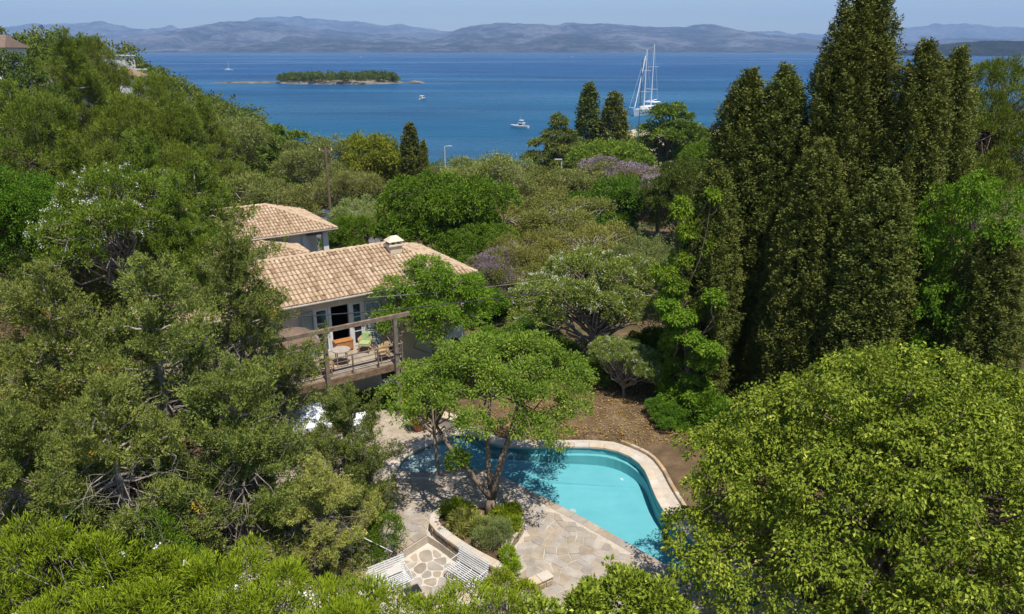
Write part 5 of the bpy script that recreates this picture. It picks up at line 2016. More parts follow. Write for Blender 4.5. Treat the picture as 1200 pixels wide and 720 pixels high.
OL, SC = LM['olive'], LM['scrub']
MID = [
    # key, name, label, px, py, Y, width px, rot, override
    ('olive', 'olive_tree', 'grey-green olive crown at the foot of the wooded headland', 250, 138, 100, 120, .2, None),
    ('pine_far', 'pine_tree', 'rounded pine where the headland meets the bay', 325, 148, 118, 100, 1.0, None),
    ('olive', 'olive_tree', 'olive tree left of the utility pole beside the water', 368, 163, 96, 96, 2.0, None),
    ('leafy_low', 'yellow_tree', 'yellowish rounded tree by the bay left of the slim cypress', 437, 151, 100, 88, .5, 'yellow'),
    ('olive', 'olive_tree', 'broad olive in front of the parked cars', 318, 208, 66, 110, 4.0, None),
    ('olive', 'olive_tree', 'olive just right of the utility pole', 412, 198, 82, 86, 5.0, None),
    ('olive', 'olive_tree', 'silvery olive between the farther villa and the dense round tree', 428, 236, 62, 84, 3.0, 'silver'),
    ('leafy_low', 'leafy_shrub', 'golden-green shrub at the foot of the dense round tree', 468, 240, 58, 50, 1.0, 'yellow'),
    ('leafy_low', 'leafy_shrub', 'green shrub beside the farther villa porch', 402, 250, 57, 60, 2.0, 'myrtle'),
    ('cypress_far', 'cypress_tree', 'slim pointed cypress standing alone against the bay', 480, 146, 93, 27, 0, None),
    ('cypress_far', 'cypress_tree', 'tiny pointed cypress right of the slim lone one', 496, 166, 92, 15, 1.0, None),
    ('olive', 'olive_tree', 'pale olive crown rising behind the dense round tree', 560, 185, 78, 120, 1.4, None),
    ('olive', 'olive_tree', 'olive in the middle of the valley in front of open water', 625, 203, 82, 120, 2.7, None),
    ('olive', 'olive_tree', 'olive below the cedar by the bay', 672, 196, 86, 90, 5.2, None),
    ('scrubby', 'scrubby_tree', 'brownish thin-leaved tree behind the blossoming tree', 655, 226, 62, 140, .4, None),
    ('scrubby', 'scrubby_tree', 'dry brownish tree left of the valley rocks', 590, 238, 62, 110, 1.9, None),
    ('scrubby', 'scrubby_tree', 'straw-coloured thin tree just above the blossoming tree', 690, 262, 50, 130, 3.1, None),
    ('scrubby', 'scrubby_tree', 'dusty thin tree beyond the house chimney', 615, 272, 48, 100, 4.6, None),
    ('olive', 'olive_tree', 'silvery olive between the blossoming tree and the cypresses', 760, 284, 44, 86, 2.2, 'silver'),
    ('olive', 'jacaranda_tree', 'jacaranda with lilac bloom right of the house roof', 578, 300, 45, 70, 2.2, None),
    ('olive', 'jacaranda_tree', 'jacaranda with lilac bloom left of the cypress row', 775, 208, 72, 90, 1.2, None),
    ('olive', 'jacaranda_tree', 'jacaranda with lilac bloom under the yellow-green dome tree', 735, 190, 88, 100, 3.9, None),
    ('cedar', 'cedar_tree', 'drooping dark cedar at the edge of the bay', 655, 132, 135, 92, .3, None),
    ('cypress_far', 'cypress_tree', 'dark blunt cypress behind the drooping cedar', 691, 99, 146, 32, .5, None),
    ('cypress_far', 'cypress_tree', 'second dark cypress right of the cedar, with a split top', 720, 111, 142, 40, 2.5, None),
    ('pine_far', 'pine_tree', 'umbrella pine in front of the white yacht and tents', 788, 122, 150, 100, 2.0, None),
    ('leafy_low', 'domed_tree', 'yellow-green dome-shaped tree below the two dark cypresses', 718, 160, 108, 96, .9, 'poolside'),
    ('leafy_low', 'leafy_tree', 'mid-green tree in front of the yellow-green dome tree', 722, 205, 72, 96, 2.9, None),
    ('round_green', 'leafy_tree', 'dark green tree against the foot of the leftmost tall cypress', 800, 180, 66, 90, 1.7, 'wood'),
    ('leafy_low', 'leafy_tree', 'bright low tree beside the beach, left of the cypress row', 838, 160, 96, 70, .7, 'bright'),
    ('leafy_low', 'leafy_shrub', 'clipped green shrub under the timber terrace', 440, 458, 32.0, 80, .7, 'myrtle'),
    ('leafy_low', 'leafy_shrub', 'low green hedge bush between terrace posts and paving', 490, 452, 31.6, 70, 2.7, 'oleander'),
    ('leafy_low', 'leafy_shrub', 'dark garden shrub beneath the feathery tree', 540, 415, 34, 80, 1.7, None),
    ('leafy_low', 'leafy_shrub', 'green shrub behind the poolside tree', 600, 385, 38, 90, 4.7, None),
    ('leafy_low', 'leafy_shrub', 'dark shrub right of the house corner', 565, 335, 43, 70, .9, 'myrtle'),
    ('leafy_low', 'leafy_shrub', 'green shrub between the jacaranda and the blossoming tree', 600, 335, 45, 80, 3.9, None),
    ('scrubby', 'scrubby_tree', 'thin tree above the shrub left of the blossoming tree', 622, 305, 45, 80, 2.9, None),
    ('leafy_low', 'leafy_shrub', 'rounded shrub under the left side of the blossoming tree', 630, 362, 40, 60, 1.9, 'dense'),
    ('leafy_low', 'leafy_shrub', 'low shrub at the top of the brown bank', 700, 425, 34.5, 60, 2.2, 'pale'),
    ('leafy_low', 'leafy_shrub', 'shrub filling the gap between blossoming bush and climber', 770, 385, 35, 66, 5.2, 'myrtle'),
    ('leafy_low', 'leafy_shrub', 'shaded shrub on the bank under the climber', 790, 470, 29.5, 60, 4.2, 'dense'),
    ('leafy_low', 'leafy_shrub', 'dark bush under the blossoming tree', 655, 395, 38.5, 70, .2, 'myrtle'),
]
for key, nm, lab, px, py, Y, wp, rot, ov in MID:
    e = tree_at(key, nm, lab, px, py, Y, wp, rot, mats={'crown': LM[ov]} if ov else None, cat='shrub' if 'shrub' in nm else 'tree')
    if nm == 'jacaranda_tree':
        r = np.random.default_rng(int(px))
        C, O = lobe_clumps(dome(1, 3.0, 1.2, 5.5, 10, 12, lobe=.45), 300, r, .85, -.1)
        P, D, T = clump_leaves(C + O * .2, O, 26, .34, .6, r, upw=.3)
        link('blossoms', leaf_mesh('lilac_bloom', P, D, .13, .08, T, r), LM['lilac'], e)

# ------------------------------------------------------------------ the conifer thicket on the left
for key, nm, lab, px, py, Y, wp, rot, ov in [
    ('juniper_low', 'juniper_tree', 'leaning juniper nearest the pool paving, tip over the deck', 398, 455, 22.4, 128, .2, None),
    ('juniper_low', 'juniper_tree', 'low juniper with cream-tipped sprays above the white bench', 372, 545, 19.6, 130, 2.2, 'cream'),
    ('juniper_big', 'juniper_tree', 'tall juniper with bare grey limbs in front of the tiled roofs', 264, 262, 25.2, 180, .9, None),
    ('juniper_big', 'juniper_tree', 'shaggy juniper filling the middle of the left slope', 165, 300, 21.5, 235, 2.6, None),
    ('juniper_big', 'juniper_tree', 'shaggy juniper at the left edge above the oleander hedge', 45, 310, 20.5, 230, 4.1, None),
    ('juniper_low', 'juniper_tree', 'grey twiggy juniper low over the dark shrub', 115, 440, 18.2, 190, 5.0, None),
    ('juniper_low', 'juniper_tree', 'grey twiggy juniper beside the shaded stone wall', 255, 430, 20.5, 190, 1.0, None),
    ('juniper_low', 'juniper_tree', 'small juniper in the left corner over the hedge', 5, 470, 17.2, 160, 3.1, None),
    ('juniper_big', 'juniper_tree', 'juniper behind the tall one, beside the tiled annex', 225, 190, 33, 170, 3.3, 'conifer'),
    ('flowering', 'flowering_tree', 'bright green tree dotted with white flowers on the left slope', 130, 196, 31, 185, 1.1, 'poolside'),
    ('round_green', 'leafy_tree', 'leafy green tree at the left edge below the pale rock', 20, 190, 34, 150, .5, None),
    ('juniper_big', 'conifer_tree', 'spindly conifer with a high tip against the distant mountains', 76, 34, 47, 90, .3, 'conifer'),
    ('pine', 'pine_tree', 'pine with a rounded top beside the spindly conifer', 108, 44, 60, 74, 1.8, None),
    ('pine', 'pine_tree', 'pine in front of the white headland villa', 182, 88, 55, 100, 2.8, None),
    ('pine', 'pine_tree', 'low spreading pine halfway down the left slope', 140, 112, 45, 130, 5.1, None),
    ('pine', 'pine_tree', 'dark pine hanging over the pale rock', 40, 110, 44, 120, 4.4, None),
    ('tall_leafy', 'leafy_tree', 'dark tree below the grey roof at the left edge', 22, 55, 66, 120, 2.4, 'wood'),
    ('juniper_big', 'juniper_tree', 'slender dark conifer on the shoulder of the headland', 232, 110, 62, 90, 1.4, 'conifer'),
    ('juniper_big', 'juniper_tree', 'dark conifer just below the white headland villa', 200, 120, 54, 110, .4, 'conifer'),
    ('juniper_big', 'conifer_tree', 'broad dark conifer on the left slope under the headland villa', 118, 100, 50, 120, 2.2, 'conifer'),
    ('juniper_big', 'conifer_tree', 'dark conifer beside the pale rock at the left edge', 8, 95, 48, 120, 3.7, 'conifer'),
    ('juniper_big', 'conifer_tree', 'dense conifer above the white-flowered tree', 165, 150, 38, 130, 5.6, 'conifer'),
    ('juniper_big', 'conifer_tree', 'dense conifer between the white-flowered tree and the leafy edge tree', 70, 150, 38, 130, 1.6, 'conifer'),
    ('juniper_big', 'conifer_tree', 'conifer halfway between the white-flowered tree and the tiled annex', 205, 205, 31, 130, 4.6, 'conifer'),
    ('olive', 'olive_tree', 'grey-green olive behind the juniper and the farther villa', 262, 205, 60, 110, .4, None),
]:
    tree_at(key, nm, lab, px, py, Y, wp, rot, mats={'crown': LM[ov]} if ov else None)


# ------------------------------------------------------------------ hedge and shrubs in the foreground
def bush(name, label, cat, lobes, n_cl, per, rc, Lf, Wf, mat, seed, upw=.5, flat=.7, flowers=0, fl_mat=None, fl_size=.07, stems=40, base=0.0, outw=.7, fold=.2, sub=None):
    r = np.random.default_rng(seed)
    c0 = np.mean([l[:2] for l in lobes], axis=0)
    e = empty(name, (c0[0], c0[1], base))
    tag(e, label, cat)
    L_ = [(l[0] - c0[0], l[1] - c0[1], l[2] - base, l[3], l[4], l[5]) for l in lobes]
    if sub:
        L_ = sublobes(L_, sub[0], sub[1], r, .75)
    C, O = lobe_clumps(L_, n_cl, r, .68, -.4)
    P, D, T = clump_leaves(C, O, per, rc, flat, r, outw, .8, 0, upw, .3, .4)
    link('foliage', leaf_mesh(name + '_foliage', P, D, Lf * r.uniform(.7, 1.3, len(P)), Wf, T, r, fold=fold), LM[mat], e)
    if stems:
        m_ = MB()
        for k in r.choice(len(C), min(stems, len(C)), replace=False):
            b = np.array([C[k][0] * .75, C[k][1] * .75, 0.0])
            m_.tube(limb(b, C[k], r, 0, 4, .04), [.025, .02, .015, .008], 4, cap=False)
        m_.build('stems', M['bark_grey'], e, True)
    if flowers:
        k = r.choice(len(C), flowers, replace=False)
        Pf, Df, Tf = clump_leaves(C[k] + O[k] * rc * .8, O[k], 9, .09, .6, r, .8, .8, 0, .4)
        link('blossoms', leaf_mesh(name + '_blossoms', Pf, Df, fl_size, fl_size * .8, Tf, r), fl_mat or M['petal'], e)
    return e


def lobe_px(px, py, Y, rx, ry, rz):
    x, z = atY(px, py, Y)
    return (x, Y, z - rz, rx, ry, rz)


hl_ = [lobe_px(px, py, Y, rx, ry, rz) for px, py, Y, rx, ry, rz in [
    (-30, 610, 16.4, 1.6, 1.3, 1.9), (45, 607, 16.2, 1.5, 1.3, 1.9), (100, 640, 15.6, 1.4, 1.2, 1.8), (165, 668, 15.4, 1.4, 1.2, 1.8), (235, 655, 15.9, 1.3, 1.2, 1.8), (285, 640, 16.4, 1.2, 1.1, 1.8),
    (335, 668, 15.8, 1.1, 1.1, 1.7), (385, 692, 15.5, 1.1, 1.1, 1.7), (440, 692, 15.5, 1.1, 1.0, 1.6), (495, 702, 15.2, 1.0, 1.0, 1.6), (550, 694, 15.4, 1.0, 1.0, 1.6), (600, 700, 15.2, 1.0, 1.0, 1.6), (645, 712, 15.0, .9, .9, 1.5),
    (20, 690, 14.6, 1.6, 1.2, 1.8), (130, 706, 14.4, 1.6, 1.2, 1.8), (260, 706, 14.5, 1.6, 1.2, 1.8), (380, 720, 14.2, 1.5, 1.1, 1.7)]]
bush('oleander_hedge', 'long oleander hedge with white flowers and yellowing leaves along the bottom', 'hedge', hl_, 2100, 34, .27, .16, .034, 'oleander', 301, upw=.7, sub=(170, .58), flowers=46, stems=140)
bush('dark_shrub', 'fine-leaved darker green shrub rising behind the oleander hedge', 'shrub', [lobe_px(165, 603, 17.0, 1.3, 1.0, 1.9), lobe_px(120, 622, 16.8, .9, .8, 1.6), lobe_px(210, 640, 16.8, .8, .8, 1.5)], 420, 40, .22, .07, .03, 'myrtle', 302)
bush('shrub', 'bright green shrub behind the white bench under the juniper', 'shrub', [lobe_px(452, 606, 20.6, .62, .6, .65), lobe_px(425, 628, 20.2, .7, .6, .6), lobe_px(400, 640, 19.8, .7, .6, .6)], 260, 36, .18, .07, .035, 'myrtle', 303)
bush('lavender_bush', 'rounded silvery bush inside the stone planter', 'shrub', [(-.62, 20.75, .62, .60, .55, .42), (-.85, 20.55, .55, .35, .35, .35)], 170, 46, .14, .08, .014, 'silver', 304, upw=.9, base=.3, sub=(22, .22))
bush('planter_shrub', 'dry grassy tuft left of the silvery planter bush', 'shrub', [(-1.6, 21.5, .50, .5, .5, .28), (-1.15, 21.1, .52, .3, .3, .26)], 120, 40, .16, .16, .014, 'cream', 305, upw=.8, base=.3, sub=(14, .2))
bush('planter_shrub', 'bright green plants behind the trunk in the stone planter', 'shrub', [(-1.95, 22.2, .5, .5, .4, .25), (-.15, 21.9, .55, .42, .45, .3), (0, 21.5, .5, .3, .35, .28)], 150, 34, .15, .13, .035, 'oleander', 306, upw=.5, base=.3, sub=(22, .2))
bush('planter_shrub', 'small green tuft at the pointed tip of the planter', 'shrub', [(-.12, 19.75, .45, .25, .4, .2), (.05, 19.3, .4, .2, .25, .18)], 70, 30, .12, .09, .03, 'oleander', 307, upw=.5, base=.3)
bush('leafy_shrub', 'pale-leaved shrub at the bottom edge beside the lime tree', 'shrub', [lobe_px(725, 672, 16.0, .9, .9, 1.2), lobe_px(765, 690, 15.5, .9, .8, 1.2), lobe_px(690, 700, 15.4, .6, .7, 1.0), lobe_px(640, 718, 15.0, .6, .6, .9)], 420, 24, .24, .14, .085, 'linden', 308, upw=.2, sub=(34, .42))
bush('leafy_shrub', 'small pink-tinged shrub between oleander hedge and right bench', 'shrub', [lobe_px(590, 672, 17.6, .5, .4, .5), lobe_px(615, 684, 17.2, .4, .4, .45)], 120, 26, .16, .10, .03, 'oleander', 309, flowers=10, fl_mat=M['terracotta'], fl_size=.03)
bush('leafy_shrub', 'shady green shrub at the foot of the climber by the bank', 'shrub', [(7.8, 30.2, .7, .9, .7, .9), (8.8, 29.2, .8, .9, .8, .9), (9.2, 27.6, .9, 1.0, .9, 1.0), (9.4, 25.6, .9, 1.0, .9, 1.0)], 420, 30, .3, .14, .07, 'dense', 310, upw=.2)
bush('leafy_shrub', 'low green hedge at the back of the brown bank', 'shrub', [(.5, 33.6, .5, 1.0, .6, .6), (2.4, 34.0, .6, 1.1, .6, .6), (4.3, 34.4, .5, 1.0, .6, .6), (-1.2, 32.4, .4, .9, .6, .5)], 380, 30, .24, .11, .05, 'myrtle', 311, upw=.3)

# ------------------------------------------------------------------ uncountable growth: undergrowth in the valley, wood on the headland
def scatter(name, label, cat, pts, size, hgt, per, Lf, Wf, mat, seed, style='quad', cl=10):
    r = np.random.default_rng(seed)
    X, Y = pts[:, 0], pts[:, 1]
    Z = ground_z(X, Y)
    n = len(pts)
    sc_ = r.uniform(.6, 1.4, n)
    k = np.repeat(np.arange(n), cl)
    d = rand_dir(r, len(k))
    d[:, 2] = np.abs(d[:, 2]) * 1.0 - .15
    rad = r.uniform(.6, 1.0, len(k))
    C = np.stack([X[k] + d[:, 0] * size * sc_[k] * rad, Y[k] + d[:, 1] * size * sc_[k] * rad, Z[k] + hgt * sc_[k] * (.45 + .55 * d[:, 2] * rad)], 1)
    ct = np.clip(.5 + .5 * r.normal(size=n) * .5, 0, 1)
    P, D, T = clump_leaves(C, unit(d), per, size * .38, .6, r, .6, .8, 0, .3, .2, .3)
    T = np.clip(.55 * T + .5 * np.repeat(ct[k], per) - .02, 0, 1)
    o = link(name, leaf_mesh(name, P, D, Lf * r.uniform(.7, 1.3, len(P)), Wf, T, r, style), LM[mat])
    tag(o, label, cat, kind='stuff')
    return o


def in_frame(X, Y, m=1.1):
    return np.abs(X) < .72 * m * Y + 3


r = np.random.default_rng(77)
N = 9000
X = r.uniform(-200, 20, N)
Y = r.uniform(52, 292, N)
u = line_x(Y) - X
Zg = ground_z(X, Y)
ok = (u > 2) & (X > -.78 * Y - 14) & (Zg > SEA_Z + .3) & (r.random(N) < 1.0)
pxs = 600 + 857 * X / (Y * CP + 12 * SP)
ok &= ~((np.abs(pxs - 138) < 17) & (Y > 85) & (Y < 163) & (Zg > 2))
pts = np.stack([X[ok], Y[ok]], 1)[:1400]
scatter('hillside_woodland', 'dense mixed wood covering the headland slope down to the bay', 'woodland', pts, 2.7, 6.0, 8, .62, .42, 'wood', 401, cl=9)
X = r.uniform(-120, 130, 12000)
Y = r.uniform(43, 244, 12000)
xl = line_x(Y)
okk = in_frame(X, Y) & (X > xl - 4) & (ground_z(X, Y) > -9.6) & ~((X > -26) & (X < 2) & (Y < 58)) & ~((X < -8) & (X > -40) & (Y > 62) & (Y < 90)) & ~((X > 24) & (Y > 240))
pts = np.stack([X[okk], Y[okk]], 1)[:1700]
scatter('undergrowth', 'tangled low shrubs covering the valley floor between the trees', 'undergrowth', pts, 1.7, 2.0, 8, .40, .19, 'wood', 402, cl=7)
X = r.uniform(-34, -11.5, 4000)
Y = r.uniform(19, 62, 4000)
okk = (X > -.8 * Y - 4) & (X < -.20 * Y - 7.0) & ~((X > -19) & (Y > 27))
pts = np.stack([X[okk], Y[okk]], 1)[:420]
scatter('slope_undergrowth', 'tangled evergreen scrub under the conifers on the left slope', 'undergrowth', pts, 1.1, 2.4, 14, .16, .07, 'wood', 403, cl=8)
pts = np.stack([r.uniform(9.5, 34, 260), r.uniform(26, 52, 260)], 1)
scatter('cypress_undergrowth', 'shaded scrub at the feet of the cypress row', 'undergrowth', pts, 1.2, 2.2, 14, .18, .08, 'wood', 404, cl=8)
# dry leaves on the bank behind the pool
n = 5200
P = np.stack([r.uniform(-1, 8.4, n), r.uniform(27.6, 35, n), np.zeros(n)], 1)
P[:, 2] = .20 + .1 * sstep(28, 31, P[:, 1]) * 0 + .0
okk = np.array([not inside(p, DECK) for p in P])
P = P[okk]
D = rand_dir(r, len(P))
D[:, 2] *= .25
P[:, 2] = .02 + .15 * sstep(27, 31, P[:, 1]) + .05 + .3 * ground_z(P[:, 0], P[:, 1])
o = link('leaf_litter', leaf_mesh('leaf_litter', P, D, .09, .05, r.random(len(P)), r, up=3), LM['litter'])
tag(o, 'dry brown leaves littering the bare bank behind the pool', 'leaf litter', kind='stuff')

# ================================================================== BAY, BOATS AND FAR THINGS
# ------------------------------------------------------------------ wooded islet with its low causeway
def islet():
    Y0 = 622
    xs = np.linspace(atY(238, 98, Y0)[0], atY(499, 98, Y0)[0], 150)
    px = 600 + 857 * xs / (Y0 * CP + 26 * SP)
    hgt = np.interp(px, [238, 255, 270, 320, 330, 345, 400, 430, 455, 466, 472, 480, 490, 499], [-1, .3, .7, .8, 1.4, 2.4, 3.0, 3.2, 2.4, 1.0, -.5, 1.6, 1.4, -1])
    wid = np.interp(px, [238, 270, 325, 350, 430, 466, 472, 499], [8, 7, 9, 26, 30, 12, 4, 5])
    V = []
    rows = np.linspace(-1, 1, 15)
    for t in rows:
        y = Y0 + 12 + t * wid * 1.1 + 2.0 * vnoise(xs / 6, xs * 0 + t * 3, 4)
        h = hgt * np.clip(1 - np.abs(t) ** 3, 0, 1) + .9 * fbm(xs / 5, xs * 0 + t * 4, 9) * (np.abs(t) < .95)
        if abs(t) > .98:
            h = h * 0 - 1.5
        V.append(np.stack([xs, y, SEA_Z + np.maximum(h, -1.5)], 1))
    V = np.array(V)
    ii = np.arange(V.shape[0] * 150).reshape(-1, 150)
    f = np.stack([ii[:-1, :-1], ii[:-1, 1:], ii[1:, 1:], ii[1:, :-1]], -1).reshape(-1, 4)
    o = link('island_terrain', np_mesh('island', V.reshape(-1, 3), f, 4, smooth=False), M['shore_rock'])
    tag(o, kind='structure')
    # its wood: uncountable low pines
    r = np.random.default_rng(61)
    n = 230
    tx = r.uniform(atY(326, 98, Y0)[0], atY(462, 98, Y0)[0], n)
    tp = 600 + 857 * tx / (Y0 * CP + 26 * SP)
    ty = Y0 + 12 + r.uniform(-1.0, .8, n) * np.interp(tp, [325, 350, 430, 464], [8, 27, 31, 10])
    tz = SEA_Z + np.interp(tp, [325, 345, 400, 430, 455, 466], [.8, 1.8, 2.4, 2.6, 1.8, .6]) - .5
    C, O = [], []
    for i in range(n):
        hh = r.uniform(2.8, 7.2)
        rr_ = r.uniform(1.4, 3.4)
        c, o_ = lobe_clumps([(tx[i], ty[i], tz[i] + hh * .55, rr_, rr_, hh * .5)], 26, r, .7, -.4)
        C.append(c)
        O.append(o_)
    C, O = np.concatenate(C), np.concatenate(O)
    P, D, T = clump_leaves(C, O, 6, .7, .6, r, upw=.3, tint_clump=.6)
    o = link('island_woodland', leaf_mesh('island_wood', P, D, 1.0, .6, T, r), LM['wood'])
    tag(o, 'low dark wood covering the rocky islet in the bay', 'woodland', kind='stuff')


islet()


# ------------------------------------------------------------------ boats
def hull_mesh(L, B, H, keel=-.6, n=15, bow=1.0, stern=.75):
    st = np.linspace(-.5, .5, n)
    v, f = [], []
    for t in st:
        w = B / 2 * (1 - max(0, (t - .02) / .48) ** 2.2 * bow) * np.interp(t, [-.5, -.3, 0], [stern, .94, 1])
        w = max(w, .02)
        sh = H * (1 + .45 * max(0, t) ** 1.5 * 2 + .12 * max(0, -t))
        fx = .06 * L * max(0, t) * 2
        for yy, zz, xo in ((0, keel * (1 - max(0, t) * 1.2), 0), (w * .78, 0.0, 0), (w * .93, sh * .55, fx * .5), (w, sh, fx), (w * .90, sh - .02, fx)):
            v.append((t * L + xo, yy, zz))
        for yy, zz, xo in ((w * .78, 0.0, 0), (w * .93, sh * .55, fx * .5), (w, sh, fx), (w * .90, sh - .02, fx)):
            v.append((t * L + xo, -yy, zz))
    k = 9
    loop = [4, 3, 2, 1, 0, 5, 6, 7, 8]
    for i in range(n - 1):
        for a, b in zip(loop, loop[1:]):
            f.append((i * k + a, i * k + b, (i + 1) * k + b, (i + 1) * k + a))
        f.append((i * k + 4, (i + 1) * k + 4, (i + 1) * k + 8, i * k + 8))
    f.append(tuple(loop))
    f.append(tuple((n - 1) * k + a for a in reversed(loop)))
    return v, f


def on_sea(px, py):
    return atZ(px, py, SEA_Z)


bx_, by_ = on_sea(758, 134)
yt = empty('sailing_yacht', (bx_, by_, SEA_Z), R(180 + 58))
tag(yt, 'large white two-masted sailing yacht at anchor off the beach', 'yacht')
v, f = hull_mesh(27, 6.4, 2.3)
MB().add(v, f).build('hull', M['white'], yt)
MB().box((0, 0, 0), (13.0, 4.3, 1.25)).build('deckhouse', M['white'], yt, bevel=.25).location = (-2.5, 0, 2.85)
for k in range(8):
    for sd in (-1, 1):
        o = MB().box((0, 0, 0), (.9, .04, .5)).build('window', M['glass'], yt)
        o.location = (-7.6 + k * 1.4, sd * 2.155, 2.95)
MB().box((0, 0, 0), (6.0, 4.6, .18)).build('awning', M['white_cloth'], yt, bevel=.04).location = (-7.0, 0, 4.7)
for sx_ in (-9.6, -4.4):
    for sy_ in (-1.9, 1.9):
        MB().tube([(sx_, sy_, 3.3), (sx_, sy_, 4.62)], .06, 5).build('awning_post', M['white'], yt)
for nm, x, h in (('mast', 3.8, 26.2), ('mast', -4.0, 28.2)):
    MB().tube([(x, 0, 1.5), (x, 0, h)], [.26, .17], 8).build(nm, M['white'], yt)
    for fz in (.36, .68):
        MB().tube([(x, -2.4, h * fz), (x, 2.4, h * fz)], .09, 5).build('spreader', M['white'], yt)
    MB().tube([(x - .2, 0, 5.3), (x - 6.2, 0, 5.6)], .17, 6).build('boom', M['white'], yt)
    for sd in (-1, 1):
        MB().tube([(x, sd * 2.9, 2.4), (x, sd * 2.4, h * .36), (x, sd * .1, h * .97)], .035, 4).build('shroud', M['steel'], yt)
MB().tube([(14.6, 0, 3.4), (19.2, 0, 4.0)], [.16, .09], 6).build('bowsprit', M['white'], yt)
for a, b in (((19.0, 0, 4.0), (3.8, 0, 25.8)), ((14.6, 0, 3.4), (3.8, 0, 18.5)), ((3.8, 0, 26.0), (-4.0, 0, 27.6)), ((-13, 0, 2.6), (-4.0, 0, 27.8)), ((3.8, 0, 24), (-4, 0, 10))):
    MB().tube([a, b], .045, 4).build('stay', M['steel'], yt)
MB().tube([(13.5, 0, 3.5), (5.0, 0, 23.5)], .13, 5).build('furled_sail', M['white_cloth'], yt)


def motorboat(px, py, L, rz, label, fly=False):
    x, y = on_sea(px, py)
    b = empty('motor_boat', (x, y, SEA_Z), rz)
    tag(b, label, 'boat', 'motor boats in the bay')
    v, f = hull_mesh(L, L * .33, L * .12, -.3)
    MB().add(v, f).build('hull', M['white'], b)
    s_ = L / 9
    cab = MB()
    cab.add([(-2.2 * s_, -1.15 * s_, 1.0 * s_), (1.6 * s_, -1.0 * s_, 1.1 * s_), (1.6 * s_, 1.0 * s_, 1.1 * s_), (-2.2 * s_, 1.15 * s_, 1.0 * s_),
             (-2.2 * s_, -1.05 * s_, 2.2 * s_), (.6 * s_, -.9 * s_, 2.2 * s_), (.6 * s_, .9 * s_, 2.2 * s_), (-2.2 * s_, 1.05 * s_, 2.2 * s_)],
            [(0, 1, 5, 4), (1, 2, 6, 5), (2, 3, 7, 6), (3, 0, 4, 7), (4, 5, 6, 7)])
    cab.build('cabin', M['white'], b)
    w_ = MB().add([(.72 * s_, -.85 * s_, 2.08 * s_), (1.5 * s_, -.9 * s_, 1.28 * s_), (1.5 * s_, .9 * s_, 1.28 * s_), (.72 * s_, .85 * s_, 2.08 * s_)], [(0, 1, 2, 3)])
    o = w_.build('windscreen', M['glass'], b)
    o.location = (.03, 0, .03)
    for sd in (-1, 1):
        o = MB().box((0, 0, 0), (2.0 * s_, .03, .5 * s_)).build('side_window', M['glass'], b)
        o.location = (-.9 * s_, sd * 1.12 * s_, 1.7 * s_)
    MB().box((0, 0, 0), (3.2 * s_, 2.3 * s_, .08 * s_)).build('roof_top', M['white_cloth'], b).location = (-1.0 * s_, 0, 2.26 * s_)
    if fly:
        MB().box((0, 0, 0), (2.0 * s_, 1.9 * s_, .07 * s_)).build('sunshade', M['white_cloth'], b).location = (-.9 * s_, 0, 3.5 * s_)
        for sx_ in (-1.8, 0):
            for sy_ in (-.8, .8):
                MB().tube([(sx_ * s_, sy_ * s_, 2.3 * s_), (sx_ * s_, sy_ * s_, 3.48 * s_)], .04, 5).build('post', M['steel'], b)
        MB().tube([(-.3 * s_, 0, 3.5 * s_), (-.3 * s_, 0, 5.2 * s_)], .04, 5).build('aerial', M['steel'], b)
    MB().box((0, 0, 0), (2.2 * s_, 2.2 * s_, .06)).build('cockpit_floor', M['plank'], b).location = (-3.4 * s_, 0, 1.12 * s_)
    return b


motorboat(609, 150, 6.8, R(155), 'white motor cruiser with flybridge nearest the shore', True)
motorboat(494, 117, 8.0, R(255), 'white motor boat with dark windows in the middle of the bay')
motorboat(829 - 600 + 200, 97.5, 5.0, R(10), 'tiny white boat moored under the islet')


def dinghy(px, py, L, h, label, rz):
    x, y = on_sea(px, py)
    b = empty('sailing_boat', (x, y, SEA_Z), rz)
    tag(b, label, 'boat', 'small sailing boats')
    v, f = hull_mesh(L, L * .3, L * .11, -.3)
    MB().add(v, f).build('hull', M['white'], b)
    MB().box((0, 0, 0), (L * .35, L * .16, L * .07)).build('cabin', M['white'], b, bevel=.1).location = (.3, 0, L * .13)
    MB().tube([(0.4, 0, .5), (.4, 0, h)], [.16, .10], 6).build('mast', M['white'], b)
    MB().tube([(.4, 0, L * .2), (-L * .36, 0, L * .21)], .14, 5).build('boom', M['white_cloth'], b)


dinghy(268, 82.5, 10, 12, 'small white sailing boat far out beyond the headland', R(20))
dinghy(423, 67.5, 12, 16, 'speck of a sailing boat under the far shore', R(70))
dinghy(670, 67.0, 12, 12, 'faint white sailing boat far out left of the yacht', R(120))

